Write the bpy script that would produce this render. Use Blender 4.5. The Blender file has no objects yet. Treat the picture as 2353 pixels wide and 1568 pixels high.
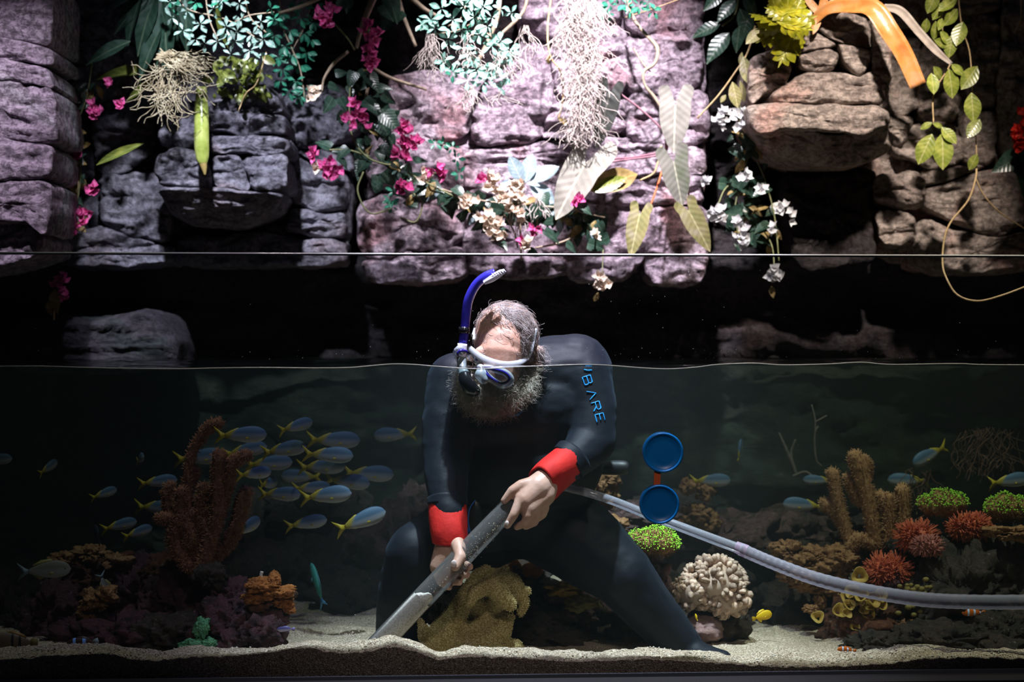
import bpy, math, random
import numpy as np
from mathutils import Vector, Matrix
rnd = random.Random(7)
sc = bpy.context.scene
# ------------------------------------------------------------------ camera, world, lights, exposure
F, CX, CY = 3268.0, 1176.5, 784.0            # focal length in pixels of the 2353x1568 frame
CAMY, CAMZ = -3.44, 0.064                    # metres; z = 0 is the calm water level, y = 0 the acrylic
cam = bpy.data.cameras.new('camera'); camo = bpy.data.objects.new('camera', cam)
sc.collection.objects.link(camo); sc.camera = camo
camo.location = (0, CAMY, CAMZ); camo.rotation_euler = (math.pi/2, 0, 0)
cam.sensor_width = 36; cam.lens = F*36/2353; cam.clip_start = 0.05
cam.dof.use_dof = True; cam.dof.focus_distance = 3.72; cam.dof.aperture_fstop = 2.8

wd = bpy.data.worlds.new('world'); sc.world = wd; wd.use_nodes = True
bg = wd.node_tree.nodes['Background']; bg.inputs[0].default_value = (0.6, 0.7, 1, 1); bg.inputs[1].default_value = 0.0035

def spot(name, loc, aim, power, col, deg, blend=0.5, rad=0.05):
    l = bpy.data.lights.new(name, 'SPOT'); l.energy = power; l.color = col
    l.spot_size = math.radians(deg); l.spot_blend = blend; l.shadow_soft_size = rad
    o = bpy.data.objects.new(name, l); sc.collection.objects.link(o); o.location = loc
    o.rotation_euler = (Vector(aim)-Vector(loc)).to_track_quat('-Z', 'Y').to_euler()
    return o
COOL = (0.86, 0.87, 1.0)
spot('aquarium_spot_middle', (0.16, -0.08, 2.5), (0.12, 0.30, -0.6), 310, COOL, 35, 0.9, 0.04)
spot('wall_spot_middle', (0.25, -0.05, 2.6), (0.20, 1.65, 0.60), 340, (0.98, 0.92, 1.0), 37, 0.95, 0.05)
spot('wall_spot_ledge', (-0.88, -0.25, 2.1), (-0.96, 1.45, 0.62), 128, (0.86, 0.88, 1.0), 31, 0.9, 0.05)
spot('wall_spot_pillar', (-1.30, -0.45, 2.2), (-1.66, 1.05, 0.60), 78, (0.94, 0.87, 1.0), 24, 0.8, 0.05)
spot('wall_spot_right', (1.12, -0.30, 2.1), (1.16, 1.4, 0.74), 125, (1.0, 0.87, 0.76), 31, 0.9, 0.05)
spot('aquarium_spot_right', (1.05, 0.05, 2.4), (1.15, 0.70, -0.6), 75, (1.0, 0.92, 0.78), 44, 0.9, 0.05)
spot('aquarium_spot_left', (-0.8, 0.10, 2.4), (-0.75, 0.65, -0.6), 17, (1.0, 0.94, 0.88), 44, 0.9, 0.05)
spot('front_fill', (0.25, -2.3, 1.9), (0.15, 0.0, -0.7), 30, (1.0, 0.86, 0.78), 50, 0.9, 0.2)  # added fill for the sand face and discs, no lamp seen there
spot('violet_rim_lamp', (-0.05, -0.1, 2.2), (0.0, 0.3, 0.0), 16, (0.45, 0.35, 1.0), 60, 0.9, 0.03)

vs = sc.view_settings
vs.view_transform = 'Standard'; vs.look = 'None'; vs.exposure = 2.2; vs.gamma = 1.0; vs.use_curve_mapping = False
cy = sc.cycles
cy.use_denoising = True; cy.use_adaptive_sampling = True; cy.adaptive_threshold = 0.02; cy.max_bounces = 5; cy.diffuse_bounces = 2; cy.glossy_bounces = 2
cy.transmission_bounces = 4; cy.volume_bounces = 0; cy.transparent_max_bounces = 20
cy.caustics_reflective = False; cy.caustics_refractive = False
cy.sample_clamp_indirect = 2.0; cy.sample_clamp_direct = 30.0

# ------------------------------------------------------------------ helpers
COL = sc.collection
WP = {}                                       # world position of every parent
def V(*a): return np.array(a, float)
def W(px, py, y):                             # the point at depth y that the photograph shows at this pixel
    d = y-CAMY
    return V((px-CX)/F*d, y, CAMZ-(py-CY)/F*d)
def M(px, y): return px*(y-CAMY)/F            # pixels -> metres at depth y
SLOPE = 0.049                                 # the acrylic is turned a little away on the right
def G(px, py, off=0.0):                       # a point on the acrylic's inner face
    k = (px-CX)/F; d = (-CAMY+off)/(1-SLOPE*k)
    return V(k*d, CAMY+d, CAMZ-(py-CY)/F*d)
def tag(o, label=None, cat=None, group=None, kind=None):
    if label: o['label'] = label
    if cat: o['category'] = cat
    if group: o['group'] = group
    if kind: o['kind'] = kind
    return o
def empty(name, loc, label, cat, group=None, kind=None):
    o = bpy.data.objects.new(name, None); COL.objects.link(o); o.location = tuple(loc); o.empty_display_size = 0.02
    WP[o.name] = V(*loc); return tag(o, label, cat, group, kind)
def new(name, verts, faces, mat, parent=None, smooth=True, origin=None):
    verts = np.asarray(verts, float).reshape(-1, 3)
    c = verts.mean(0) if origin is None else V(*origin)
    me = bpy.data.meshes.new(name); me.from_pydata((verts-c).tolist(), [], [list(f) for f in faces]); me.update()
    if smooth: me.polygons.foreach_set('use_smooth', [True]*len(me.polygons))
    for m in (mat if isinstance(mat, (list, tuple)) else [mat]): me.materials.append(m)
    o = bpy.data.objects.new(name, me); COL.objects.link(o); WP[o.name] = c
    if parent is not None: o.parent = parent; o.location = tuple(c-WP[parent.name])
    else: o.location = tuple(c)
    return o
def inst(name, me, loc, rot, scale, parent=None):  # one more object with shared mesh data
    o = bpy.data.objects.new(name, me); COL.objects.link(o); WP[o.name] = V(*loc)
    base = WP[parent.name] if parent is not None else V(0, 0, 0)
    if parent is not None: o.parent = parent
    s = (scale,)*3 if np.isscalar(scale) else scale
    o.matrix_basis = Matrix.Translation(Vector(V(*loc)-base)) @ rot.to_4x4() @ Matrix.Diagonal((*s, 1))
    return o
def basis(d, n):                               # x along d, z close to n
    x = Vector(d).normalized(); z = Vector(n); z = z-x*z.dot(x)
    if z.length < 1e-5: z = x.orthogonal()
    z.normalize(); y = z.cross(x)
    return Matrix((x, y, z)).transposed()
class MB:                                      # collects shapes of ONE part
    def __init__(s): s.v = []; s.f = []; s.n = 0
    def add(s, v, f):
        v = np.asarray(v, float).reshape(-1, 3); k = s.n; s.v.append(v); s.f += [[i+k for i in q] for q in f]; s.n += len(v); return s
    def tube(s, *a, **k): return s.add(*tube(*a, **k))
    def build(s, name, mat, parent=None, smooth=True, origin=None): return new(name, np.vstack(s.v), s.f, mat, parent, smooth, origin)
def spline(P, n=8):                            # Catmull-Rom through the points (any dimension)
    P = np.asarray(P, float)
    if len(P) < 3: 
        t = np.linspace(0, 1, n+1)[:, None]; return P[0]*(1-t)+P[-1]*t
    Q = np.vstack([2*P[0]-P[1], P, 2*P[-1]-P[-2]]); out = []
    for i in range(1, len(Q)-2):
        a, b, c, d = Q[i-1:i+3]
        for t in np.linspace(0, 1, n, endpoint=False):
            out.append(0.5*((2*b)+(c-a)*t+(2*a-5*b+4*c-d)*t*t+(3*b-a-3*c+d)*t**3))
    out.append(P[-1]); return np.array(out)
def tube(P, R, n=8, cap=True, sq=1.0):
    P = np.asarray(P, float); R = np.broadcast_to(np.asarray(R, float), (len(P),))
    T = np.gradient(P, axis=0); T /= np.linalg.norm(T, axis=1)[:, None]+1e-12
    u = np.cross(T[0], [0, 0, 1.0]); 
    if np.linalg.norm(u) < 1e-3: u = np.cross(T[0], [0, 1.0, 0])
    v = []
    for i in range(len(P)):
        u = u-T[i]*np.dot(u, T[i]); u /= np.linalg.norm(u)+1e-12; w = np.cross(T[i], u)
        for k in range(n):
            a = 2*math.pi*k/n; v.append(P[i]+R[i]*(math.cos(a)*u+sq*math.sin(a)*w))
    f = [(i*n+k, i*n+(k+1) % n, (i+1)*n+(k+1) % n, (i+1)*n+k) for i in range(len(P)-1) for k in range(n)]
    if cap: f += [tuple(range(n))[::-1], tuple((len(P)-1)*n+k for k in range(n))]
    return np.array(v), f
def pxtube(pts, n=8, sides=8, rpx=None):       # pts: (px, py, y[, radius in px])
    A = spline([list(W(*p[:3]))+[M(p[3] if rpx is None else rpx, p[2])] for p in pts], n)
    return A[:, :3], A[:, 3], sides
def ico(n=3):
    import bmesh
    bm = bmesh.new(); bmesh.ops.create_icosphere(bm, subdivisions=n, radius=1)
    v = np.array([x.co for x in bm.verts]); f = [[x.index for x in p.verts] for p in bm.faces]; bm.free(); return v, f
ICO = {k: ico(k) for k in (1, 2, 3, 4, 5)}
# vectorised value noise
def vnoise(P, seed=0):
    P = np.asarray(P, float); I = np.floor(P).astype(np.int64); f = P-I; f = f*f*f*(f*(f*6-15)+10)
    def h(x, y, z):
        n = (x*374761393+y*668265263+z*2147483647+seed*974634777) & 0xffffffff
        n = ((n ^ (n >> 13))*1274126177) & 0xffffffff; n = ((n ^ (n >> 16))*2246822519) & 0xffffffff
        return ((n ^ (n >> 15)) & 0xffff)/65535.0
    x, y, z = I.T; fx, fy, fz = f.T
    def L(a, b, t): return a+(b-a)*t
    c = [[[h(x+i, y+j, z+k) for k in (0, 1)] for j in (0, 1)] for i in (0, 1)]
    return L(L(L(c[0][0][0], c[1][0][0], fx), L(c[0][1][0], c[1][1][0], fx), fy), L(L(c[0][0][1], c[1][0][1], fx), L(c[0][1][1], c[1][1][1], fx), fy), fz)*2-1
def fbm(P, freq=1.0, oct=4, seed=0, gain=0.5):
    P = np.asarray(P, float); r = np.zeros(len(P)); a = 1.0
    for o in range(oct): r += a*vnoise(P*freq+o*17.3, seed+o); freq *= 2.03; a *= gain
    return r

# ------------------------------------------------------------------ materials
def node(nt, t, **kw):
    n = nt.nodes.new(t)
    for k, v in kw.items():
        if k in n.inputs.keys(): n.inputs[k].default_value = v
        else: setattr(n, k, v)
    return n
def ramp(nt, fac, stops, interp='LINEAR'):
    r = nt.nodes.new('ShaderNodeValToRGB'); r.color_ramp.interpolation = interp; e = r.color_ramp.elements
    while len(e) < len(stops): e.new(0.5)
    for i, (p, c) in enumerate(stops): e[i].position = p; e[i].color = (*c, 1)
    nt.links.new(fac, r.inputs[0]); return r.outputs[0]
def mixc(nt, a, b, fac, mode='MIX'):
    m = nt.nodes.new('ShaderNodeMix'); m.data_type = 'RGBA'; m.blend_type = mode
    for s, v in ((m.inputs[6], a), (m.inputs[7], b), (m.inputs[0], fac)):
        if hasattr(v, 'is_linked'): nt.links.new(v, s)
        elif s is m.inputs[0]: s.default_value = v
        else: s.default_value = (*v, 1)
    return m.outputs[2]
def coord(nt, kind='Object', scale=(1, 1, 1)):
    t = nt.nodes.new('ShaderNodeTexCoord'); m = nt.nodes.new('ShaderNodeMapping'); m.inputs['Scale'].default_value = scale
    nt.links.new(t.outputs[kind], m.inputs[0]); return m.outputs[0]
def noise(nt, vec, scale, detail=4, rough=0.55, dist=0.0):
    n = nt.nodes.new('ShaderNodeTexNoise'); n.inputs['Scale'].default_value = scale; n.inputs['Detail'].default_value = detail
    n.inputs['Roughness'].default_value = rough; n.inputs['Distortion'].default_value = dist; nt.links.new(vec, n.inputs['Vector']); return n.outputs[0]
def base(name, rough=0.6, spec=0.3):
    m = bpy.data.materials.new(name); m.use_nodes = True; nt = m.node_tree; b = nt.nodes['Principled BSDF']
    b.inputs['Roughness'].default_value = rough; b.inputs['Specular IOR Level'].default_value = spec; return m, nt, b
def bump(nt, b, h, strength=0.5, dist=0.01):
    n = nt.nodes.new('ShaderNodeBump'); n.inputs['Strength'].default_value = strength; n.inputs['Distance'].default_value = dist
    nt.links.new(h, n.inputs['Height']); nt.links.new(n.outputs[0], b.inputs['Normal']); return n
def varied(name, cols, scale=30, rough=0.6, spec=0.3, bs=0.3, bd=0.004, bscale=None, detail=4, sss=0.0, coordkind='Object', trans=0.0, per=0.0):
    m, nt, b = base(name, rough, spec); vec = coord(nt, coordkind); f = noise(nt, vec, scale, detail)
    k = len(cols); c = ramp(nt, f, [(0.28+0.44*i/max(1, k-1), c) for i, c in enumerate(cols)])
    if per:                                    # each copy a little different
        oi = nt.nodes.new('ShaderNodeObjectInfo'); hs = nt.nodes.new('ShaderNodeHueSaturation')
        mr = node(nt, 'ShaderNodeMapRange'); mr.inputs[3].default_value = 1-per; mr.inputs[4].default_value = 1+per
        nt.links.new(oi.outputs['Random'], mr.inputs[0]); nt.links.new(mr.outputs[0], hs.inputs['Value']); nt.links.new(c, hs.inputs['Color']); c = hs.outputs[0]
    nt.links.new(c, b.inputs['Base Color'])
    if bs: bump(nt, b, noise(nt, vec, bscale or scale*3, 5), bs, bd)
    if trans:                                  # thin leaf: some light comes through
        tr = nt.nodes.new('ShaderNodeBsdfTranslucent'); nt.links.new(c, tr.inputs[0]); mx = nt.nodes.new('ShaderNodeMixShader'); mx.inputs[0].default_value = trans
        out = nt.nodes['Material Output']; nt.links.new(b.outputs[0], mx.inputs[1]); nt.links.new(tr.outputs[0], mx.inputs[2]); nt.links.new(mx.outputs[0], out.inputs[0])
    return m
def rockmat(name, cols, patch=None, scale=3.0, dark=0.5):
    m, nt, b = base(name, 0.85, 0.15)
    t = nt.nodes.new('ShaderNodeNewGeometry'); vec = t.outputs['Position']
    f = noise(nt, vec, scale, 6, 0.6, 0.4); k = len(cols)
    c = ramp(nt, f, [(0.30+0.42*i/(k-1), q) for i, q in enumerate(cols)])
    if patch:
        g = noise(nt, vec, scale*0.8+0.7, 3, 0.5, 0.8); c = mixc(nt, c, patch, ramp(nt, g, [(0.53, (0, 0, 0)), (0.66, (0.75, 0.75, 0.75))]))
    s = noise(nt, vec, 42, 8, 0.72, 0.6)       # dark weathered pits and stains
    c = mixc(nt, c, tuple(x*0.16 for x in cols[0]), ramp(nt, s, [(0.44, (dark,)*3), (0.56, (0, 0, 0))]))
    nt.links.new(c, b.inputs['Base Color'])
    mp = nt.nodes.new('ShaderNodeMapping'); mp.inputs['Scale'].default_value = (1, 1, 2.6); nt.links.new(vec, mp.inputs[0])
    h1 = noise(nt, mp.outputs[0], 9, 9, 0.66, 0.5); h2 = noise(nt, vec, 60, 6, 0.7)
    a = nt.nodes.new('ShaderNodeMath'); a.operation = 'MULTIPLY_ADD'; nt.links.new(h2, a.inputs[0]); a.inputs[1].default_value = 0.35; nt.links.new(h1, a.inputs[2])
    bump(nt, b, a.outputs[0], 0.9, 0.035); return m
def plain(name, c, rough=0.5, spec=0.4, **kw):
    m, nt, b = base(name, rough, spec); b.inputs['Base Color'].default_value = (*c, 1)
    for k, v in kw.items(): b.inputs[k].default_value = v
    return m
def clearmat(name, tint=(1, 1, 1), ior=1.45, rough=0.03, haze=0.0, hazecol=(0.9, 0.9, 0.95), gain=1.0):
    m = bpy.data.materials.new(name); m.use_nodes = True; nt = m.node_tree; nt.nodes.clear()
    out = nt.nodes.new('ShaderNodeOutputMaterial'); tr = nt.nodes.new('ShaderNodeBsdfTransparent'); tr.inputs[0].default_value = (*tint, 1)
    gl = nt.nodes.new('ShaderNodeBsdfAnisotropic') if False else nt.nodes.new('ShaderNodeBsdfGlossy'); gl.inputs['Roughness'].default_value = rough
    fr = nt.nodes.new('ShaderNodeFresnel'); fr.inputs[0].default_value = ior
    mx = nt.nodes.new('ShaderNodeMixShader'); nt.links.new(fr.outputs[0], mx.inputs[0]); nt.links.new(tr.outputs[0], mx.inputs[1]); nt.links.new(gl.outputs[0], mx.inputs[2]); last = mx
    if haze:
        df = nt.nodes.new('ShaderNodeBsdfDiffuse'); df.inputs[0].default_value = (*hazecol, 1); m2 = nt.nodes.new('ShaderNodeMixShader'); m2.inputs[0].default_value = haze
        nt.links.new(mx.outputs[0], m2.inputs[1]); nt.links.new(df.outputs[0], m2.inputs[2]); last = m2
    nt.links.new(last.outputs[0], out.inputs[0]); return m
# ------------------------------------------------------------------ the setting: rock walls, tank, sand, water
R_LILAC = rockmat('rock_lilac', [(0.22, 0.16, 0.22), (0.42, 0.34, 0.42), (0.60, 0.50, 0.58)], (0.36, 0.42, 0.42), 2.6, 0.7)
R_PINK = rockmat('rock_pink', [(0.26, 0.18, 0.23), (0.50, 0.40, 0.47), (0.66, 0.53, 0.60)], (0.42, 0.20, 0.22), 3.2, 0.7)
R_TAN = rockmat('rock_tan', [(0.22, 0.17, 0.155), (0.44, 0.37, 0.33), (0.60, 0.47, 0.41)], (0.48, 0.27, 0.23), 4.0, 0.6)
R_GREY = rockmat('rock_grey', [(0.13, 0.12, 0.16), (0.28, 0.27, 0.33), (0.42, 0.40, 0.46)], (0.30, 0.22, 0.24), 3.0, 0.6)
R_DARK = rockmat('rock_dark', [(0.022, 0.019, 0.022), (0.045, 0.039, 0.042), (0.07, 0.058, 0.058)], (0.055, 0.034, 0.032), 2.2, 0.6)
BLACK = plain('black_frame', (0.006, 0.006, 0.007), 0.5, 0.3)

def grid(xs, ys, fn):                          # fn(x, y) arrays -> points
    X, Y = np.meshgrid(xs, ys); P = fn(X.ravel(), Y.ravel()); n = len(xs)
    f = [(j*n+i, j*n+i+1, (j+1)*n+i+1, (j+1)*n+i) for j in range(len(ys)-1) for i in range(n-1)]
    return P, f
def wallfn(x, z):
    P = np.c_[x, np.zeros_like(x), z*2.4]
    y = 2.12-0.22*np.clip((z-0.22)/0.15, 0, 1)+0.10*fbm(P, 1.6, 5, 3)+0.05*np.abs(fbm(P, 6, 3, 9))+0.10*np.clip(-z-0.05, 0, 1)
    return np.c_[x, y, z]
R_BACK = R_DARK.copy(); R_BACK.name = 'rock_dark_algae_shade'; nt = R_BACK.node_tree; b = nt.nodes['Principled BSDF']; src = b.inputs['Base Color'].links[0].from_socket
gp = nt.nodes.new('ShaderNodeNewGeometry').outputs['Position']; sx = nt.nodes.new('ShaderNodeSeparateXYZ'); nt.links.new(gp, sx.inputs[0]); mr = nt.nodes.new('ShaderNodeMapRange'); mr.inputs[1].default_value = 0.01; mr.inputs[2].default_value = -0.03; nt.links.new(sx.outputs[2], mr.inputs[0])
alg_shade = ramp(nt, noise(nt, gp, 9, 6, 0.7), [(0.35, (0.006, 0.009, 0.006)), (0.6, (0.016, 0.020, 0.012)), (0.75, (0.05, 0.055, 0.04))]); nt.links.new(mixc(nt, src, alg_shade, mr.outputs[0]), b.inputs['Base Color'])   # algae coat below the waterline, darkened further in place of shade
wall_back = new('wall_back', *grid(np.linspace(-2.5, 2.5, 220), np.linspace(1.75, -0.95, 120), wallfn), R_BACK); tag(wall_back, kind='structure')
for s, nm in ((-1, 'wall_left'), (1, 'wall_right')):
    P, f = grid(np.linspace(-0.05, 2.3, 60), np.linspace(1.75, -0.95, 60), lambda y, z: np.c_[np.full_like(y, s*2.3)+0.08*fbm(np.c_[y*0, y, z*2], 2, 4, 5), y, z])
    tag(new(nm, P, f if s < 0 else [q[::-1] for q in f], R_DARK), kind='structure')

def chaikin(P, k=2):
    for _ in range(k):
        Q = np.roll(P, -1, 0); P = np.stack([P*0.86+Q*0.14, P*0.14+Q*0.86], 1).reshape(-1, 2)
    return P
def resample(P, n):
    Q = np.vstack([P, P[:1]]); d = np.r_[0, np.cumsum(np.linalg.norm(np.diff(Q, axis=0), axis=1))]
    t = np.linspace(0, d[-1], n, endpoint=False); return np.c_[np.interp(t, d, Q[:, 0]), np.interp(t, d, Q[:, 1])]
def stone(poly, y, mat, bulge=0.06, thick=0.34, amp=0.022, seed=0, parent=None, n=120, tilt=0.0, name='stone', grow=4.0):
    P = resample(chaikin(np.array(poly, float), 2), n); c = P.mean(0)
    P = c+(P-c)*(1+grow/np.linalg.norm(P-c, axis=1))[:, None]
    T = [0.0, 0.08, 0.16, 0.24, 0.32, 0.40, 0.48, 0.56, 0.64, 0.71, 0.78, 0.84, 0.89, 0.93, 0.96, 0.985, 1.0]; vs = []
    h = (P[:, 1].max()-P[:, 1].min())/2+1e-6
    for t in T:
        q = c+(P-c)*t
        yy = y-bulge*math.sqrt(max(0, 1-t**14))+tilt*(q[:, 1]-c[1])/h*-1*bulge
        d = yy-CAMY; vs.append(np.c_[(q[:, 0]-CX)/F*d, np.broadcast_to(yy, (n,)), CAMZ-(q[:, 1]-CY)/F*d])
    ring = vs[-1]; cc = ring.mean(0)
    for k, sh in ((0.3, 1.0), (0.65, 0.98), (1.0, 0.94)):
        q = cc+(ring-cc)*sh; q[:, 1] += thick*k; vs.append(q)
    A = np.vstack(vs); m = len(vs)
    N1 = fbm(A*[1, 1, 2.2], 7, 5, seed, 0.55); N2 = np.abs(fbm(A*[0.6, 1, 2.6], 5, 3, seed+50))
    w = np.repeat([1]*len(T)+[1, 1, 1], n)
    lay = np.sin((A[:, 2]+0.03*fbm(A, 4, 2, seed+3))*(60+13*(seed % 5)))   # strata
    A[:, 1] += (-amp*0.8*N1+amp*0.35*np.sign(N2-0.35)*np.minimum(1, np.abs(N2-0.35)*9)+amp*0.12*np.sign(lay)*np.abs(lay)**0.4+0.005*fbm(A*[1, 1, 1.6], 40, 3, seed+2))*w
    A[:, 0] += amp*0.35*fbm(A, 13, 3, seed+7); A[:, 2] += amp*0.45*fbm(A, 13, 3, seed+9)
    f = [(i*n+k, i*n+(k+1) % n, (i+1)*n+(k+1) % n, (i+1)*n+k) for i in range(m-1) for k in range(n)]
    f.append(tuple((m-1)*n+k for k in range(n))); return new(name, A, f, mat, parent)
def stones(parent, L, y, mat, **kw):
    for i, s in enumerate(L):
        k = dict(kw)
        if isinstance(s, dict): k.update(s); p = k.pop('p'); yy = k.pop('y', y); mm = k.pop('m', mat)
        else: p, yy, mm = s, y, mat
        stone(p, yy, mm, seed=len(COL.objects), parent=parent, **dict(k, bulge=k.get('bulge', 0.05)*(0.8+0.5*((i*37) % 10)/10)))

# foreground pillar at the left
pil = empty('rock_pillar', W(30, 560, 1.05), 'tall pale lilac rock pillar with slanting cracks beside pink flowering vine', 'rock')
stones(pil, [[(-120, -60), (118, -60), (121, 40), (116, 108), (60, 93), (-120, 70)], [(-120, 75), (60, 98), (116, 113), (117, 150), (60, 138), (-120, 112)],
  [(-120, 117), (110, 155), (119, 203), (70, 190), (-120, 172)], [(-120, 178), (70, 195), (121, 208), (130, 300), (128, 322), (80, 326), (-120, 298)],
  [(-120, 304), (80, 331), (118, 340), (116, 412), (-120, 418)], [(-120, 424), (115, 416), (113, 480), (106, 545), (60, 506), (-120, 510)],
  dict(p=[(-120, 516), (60, 510), (104, 548), (95, 585), (-120, 640)], y=1.12)], 1.05, R_LILAC, bulge=0.03, amp=0.012, thick=0.3, grow=5)
stones(pil, [[(118, -40), (143, 15), (141, 80), (124, 108), (117, 60)]], 1.3, R_LILAC, bulge=0.03, amp=0.01, thick=0.15)
# middle-left wall
stones(wall_back, [[(215, 255), (300, 205), (362, 222), (362, 330), (300, 396), (225, 402)], [(225, 408), (360, 398), (378, 440), (398, 492), (386, 560), (300, 542), (235, 515)],
  [(140, 545), (232, 520), (300, 548), (402, 565), (398, 610), (140, 612)], [(170, 100), (300, 90), (310, 205), (215, 250), (165, 230)],
  [(660, 358), (720, 378), (801, 408), (797, 470), (740, 486), (668, 468)], [(664, 474), (740, 492), (793, 482), (797, 548), (700, 540), (660, 520)],
  [(405, 540), (600, 532), (700, 545), (797, 553), (795, 612), (400, 612)], [(652, 205), (790, 200), (835, 290), (800, 330), (662, 345)], [(665, 348), (800, 335), (818, 400), (730, 374)],
  [(160, -60), (420, -60), (440, 80), (310, 95), (165, 95)], [(440, -60), (700, -60), (690, 60), (660, 190), (520, 190), (450, 90)]], 1.78, R_GREY, bulge=0.05)
ole = empty('rock_ledge', W(510, 520, 1.5), 'jutting grey ledge of stacked slabs under hanging air plant', 'rock')
stones(ole, [[(478, 236), (560, 207), (608, 194), (630, 213), (649, 261), (478, 258)], [(480, 261), (649, 264), (656, 309), (480, 306)], [(484, 309), (656, 312), (663, 353), (488, 356)],
  [(490, 360), (545, 355), (583, 433), (492, 427)], [(549, 355), (655, 358), (658, 428), (640, 438), (588, 433)], [(361, 365), (400, 340), (450, 350), (484, 385), (482, 434), (420, 430), (373, 425), (359, 400)],
  dict(p=[(363, 240), (476, 236), (480, 345), (402, 338), (368, 325)], y=1.62, m=R_GREY),
  dict(p=[(366, 430), (480, 438), (655, 440), (640, 482), (560, 524), (450, 518), (392, 490)], y=1.56, m=R_GREY, tilt=-1.5)], 1.5, R_GREY, bulge=0.05, amp=0.018)
# bright middle wall
stones(wall_back, [[(900, 172), (1088, 165), (1082, 300), (1000, 325), (905, 292)], [(1088, 172), (1240, 163), (1268, 188), (1262, 235), (1240, 317), (1086, 332)],
  [(1272, 92), (1432, 62), (1440, 214), (1282, 228)], [(1440, 80), (1606, 98), (1606, 202), (1446, 218)], [(1268, 240), (1432, 222), (1438, 300), (1250, 322)], [(1442, 222), (1624, 205), (1618, 334), (1442, 322)],
  [(1060, 345), (1240, 324), (1330, 332), (1332, 362), (1150, 372), (1065, 382)], [(1065, 386), (1150, 376), (1332, 366), (1332, 430), (1302, 472), (1080, 462)], [(1336, 306), (1440, 326), (1614, 338), (1608, 402), (1340, 396)],
  [(1336, 400), (1608, 406), (1614, 472), (1336, 468)], [(1302, 474), (1482, 476), (1492, 560), (1440, 640), (1300, 640)], [(1486, 478), (1617, 477), (1624, 590), (1600, 652), (1490, 648)],
  [(828, 470), (900, 448), (1062, 470), (1062, 562), (850, 592), (828, 560)], [(1066, 478), (1300, 475), (1296, 636), (1070, 622)], [(836, 596), (1062, 568), (1064, 640), (850, 650)],
  [(1200, -60), (1432, -60), (1428, 58), (1266, 88), (1200, 70)], [(1440, -60), (1616, -60), (1608, 94), (1440, 76)],
  [(900, 295), (1000, 328), (1060, 342), (1062, 464), (900, 444), (835, 400)]], 1.72, R_PINK, bulge=0.045, amp=0.02, grow=8)
stones(wall_back, [[(845, 200), (1190, 170), (1210, -60), (1615, -60), (1615, 625), (860, 625)]], 1.76, R_PINK, bulge=0.02, amp=0.03, thick=0.2)
stones(wall_back, [[(170, 120), (700, 190), (805, 330), (805, 600), (160, 600)]], 1.84, R_GREY, bulge=0.02, amp=0.03, thick=0.2)
stones(wall_back, [[(1800, 20), (2360, 20), (2360, 600), (2010, 600), (2000, 390), (1790, 360)]], 1.82, R_TAN, bulge=0.02, amp=0.03, thick=0.2)
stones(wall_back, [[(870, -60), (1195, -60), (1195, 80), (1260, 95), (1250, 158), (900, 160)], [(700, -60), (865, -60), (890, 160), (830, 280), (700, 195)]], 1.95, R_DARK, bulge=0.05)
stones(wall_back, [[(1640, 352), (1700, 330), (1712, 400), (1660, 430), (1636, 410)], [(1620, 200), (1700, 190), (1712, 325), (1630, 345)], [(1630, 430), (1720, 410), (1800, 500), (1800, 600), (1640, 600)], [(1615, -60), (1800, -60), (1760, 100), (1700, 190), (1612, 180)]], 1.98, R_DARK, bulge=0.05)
# right outcrop
ore = empty('rock_outcrop', W(1880, 380, 1.4), 'warm brown jutting boulder of fitted stones beneath orange strap leaf', 'rock')
stones(ore, [[(1872, 66), (1910, 30), (1975, 38), (1998, 75), (2002, 112), (1958, 106), (1900, 92)], [(1928, 100), (2002, 116), (1994, 150), (1975, 174), (1943, 142)],
  [(1838, 127), (1900, 112), (1921, 125), (1914, 156), (1880, 167), (1844, 152)], [(1724, 132), (1800, 110), (1818, 160), (1802, 205), (1762, 212), (1724, 240)], [(1768, 217), (1850, 170), (1912, 172), (1985, 182), (2022, 150), (2034, 236), (1940, 240), (1780, 240)],
  dict(p=[(1717, 246), (1790, 240), (2000, 241), (2036, 255), (2042, 292), (1990, 317), (1940, 302), (1850, 297), (1740, 308), (1720, 288)], y=1.36, bulge=0.07),
  dict(p=[(1724, 302), (1850, 300), (1990, 318), (2038, 292), (2044, 350), (1962, 380), (1850, 375), (1770, 347)], y=1.45, tilt=-1.4), [(2002, 40), (2052, 40), (2040, 240), (2006, 150)],
  [(1800, 20), (1872, 40), (1868, 100), (1806, 108)], [(1822, 60), (1925, 96), (1900, 110), (1835, 122)]], 1.4, R_TAN, bulge=0.045, amp=0.016)
stones(wall_back, [[(2042, 80), (2112, 90), (2112, 230), (2066, 272), (2042, 240)], [(2046, 262), (2090, 276), (2092, 320), (2062, 342), (2042, 300)], [(2076, 290), (2200, 285), (2212, 370), (2150, 388), (2052, 352)],
  [(2198, 30), (2296, 36), (2294, 242), (2230, 252), (2200, 150)], [(2210, 258), (2294, 250), (2284, 372), (2216, 382)], [(2008, 398), (2122, 402), (2117, 470), (2072, 477), (2006, 462)], [(2012, 482), (2100, 500), (2092, 562), (2030, 566)],
  [(2120, 432), (2346, 378), (2380, 500), (2280, 545), (2130, 484)], [(2104, 500), (2280, 552), (2400, 520), (2400, 625), (2100, 625)], [(2112, 95), (2198, 90), (2200, 280), (2112, 284)],
  [(2300, -40), (2420, -40), (2420, 370), (2292, 375)], [(2040, -60), (2300, -60), (2296, 30), (2045, 75)], [(2125, 392), (2285, 378), (2120, 428)], [(1800, 380), (2006, 385), (2006, 470), (2008, 620), (1820, 620)]], 1.75, R_TAN, bulge=0.05)
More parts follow.
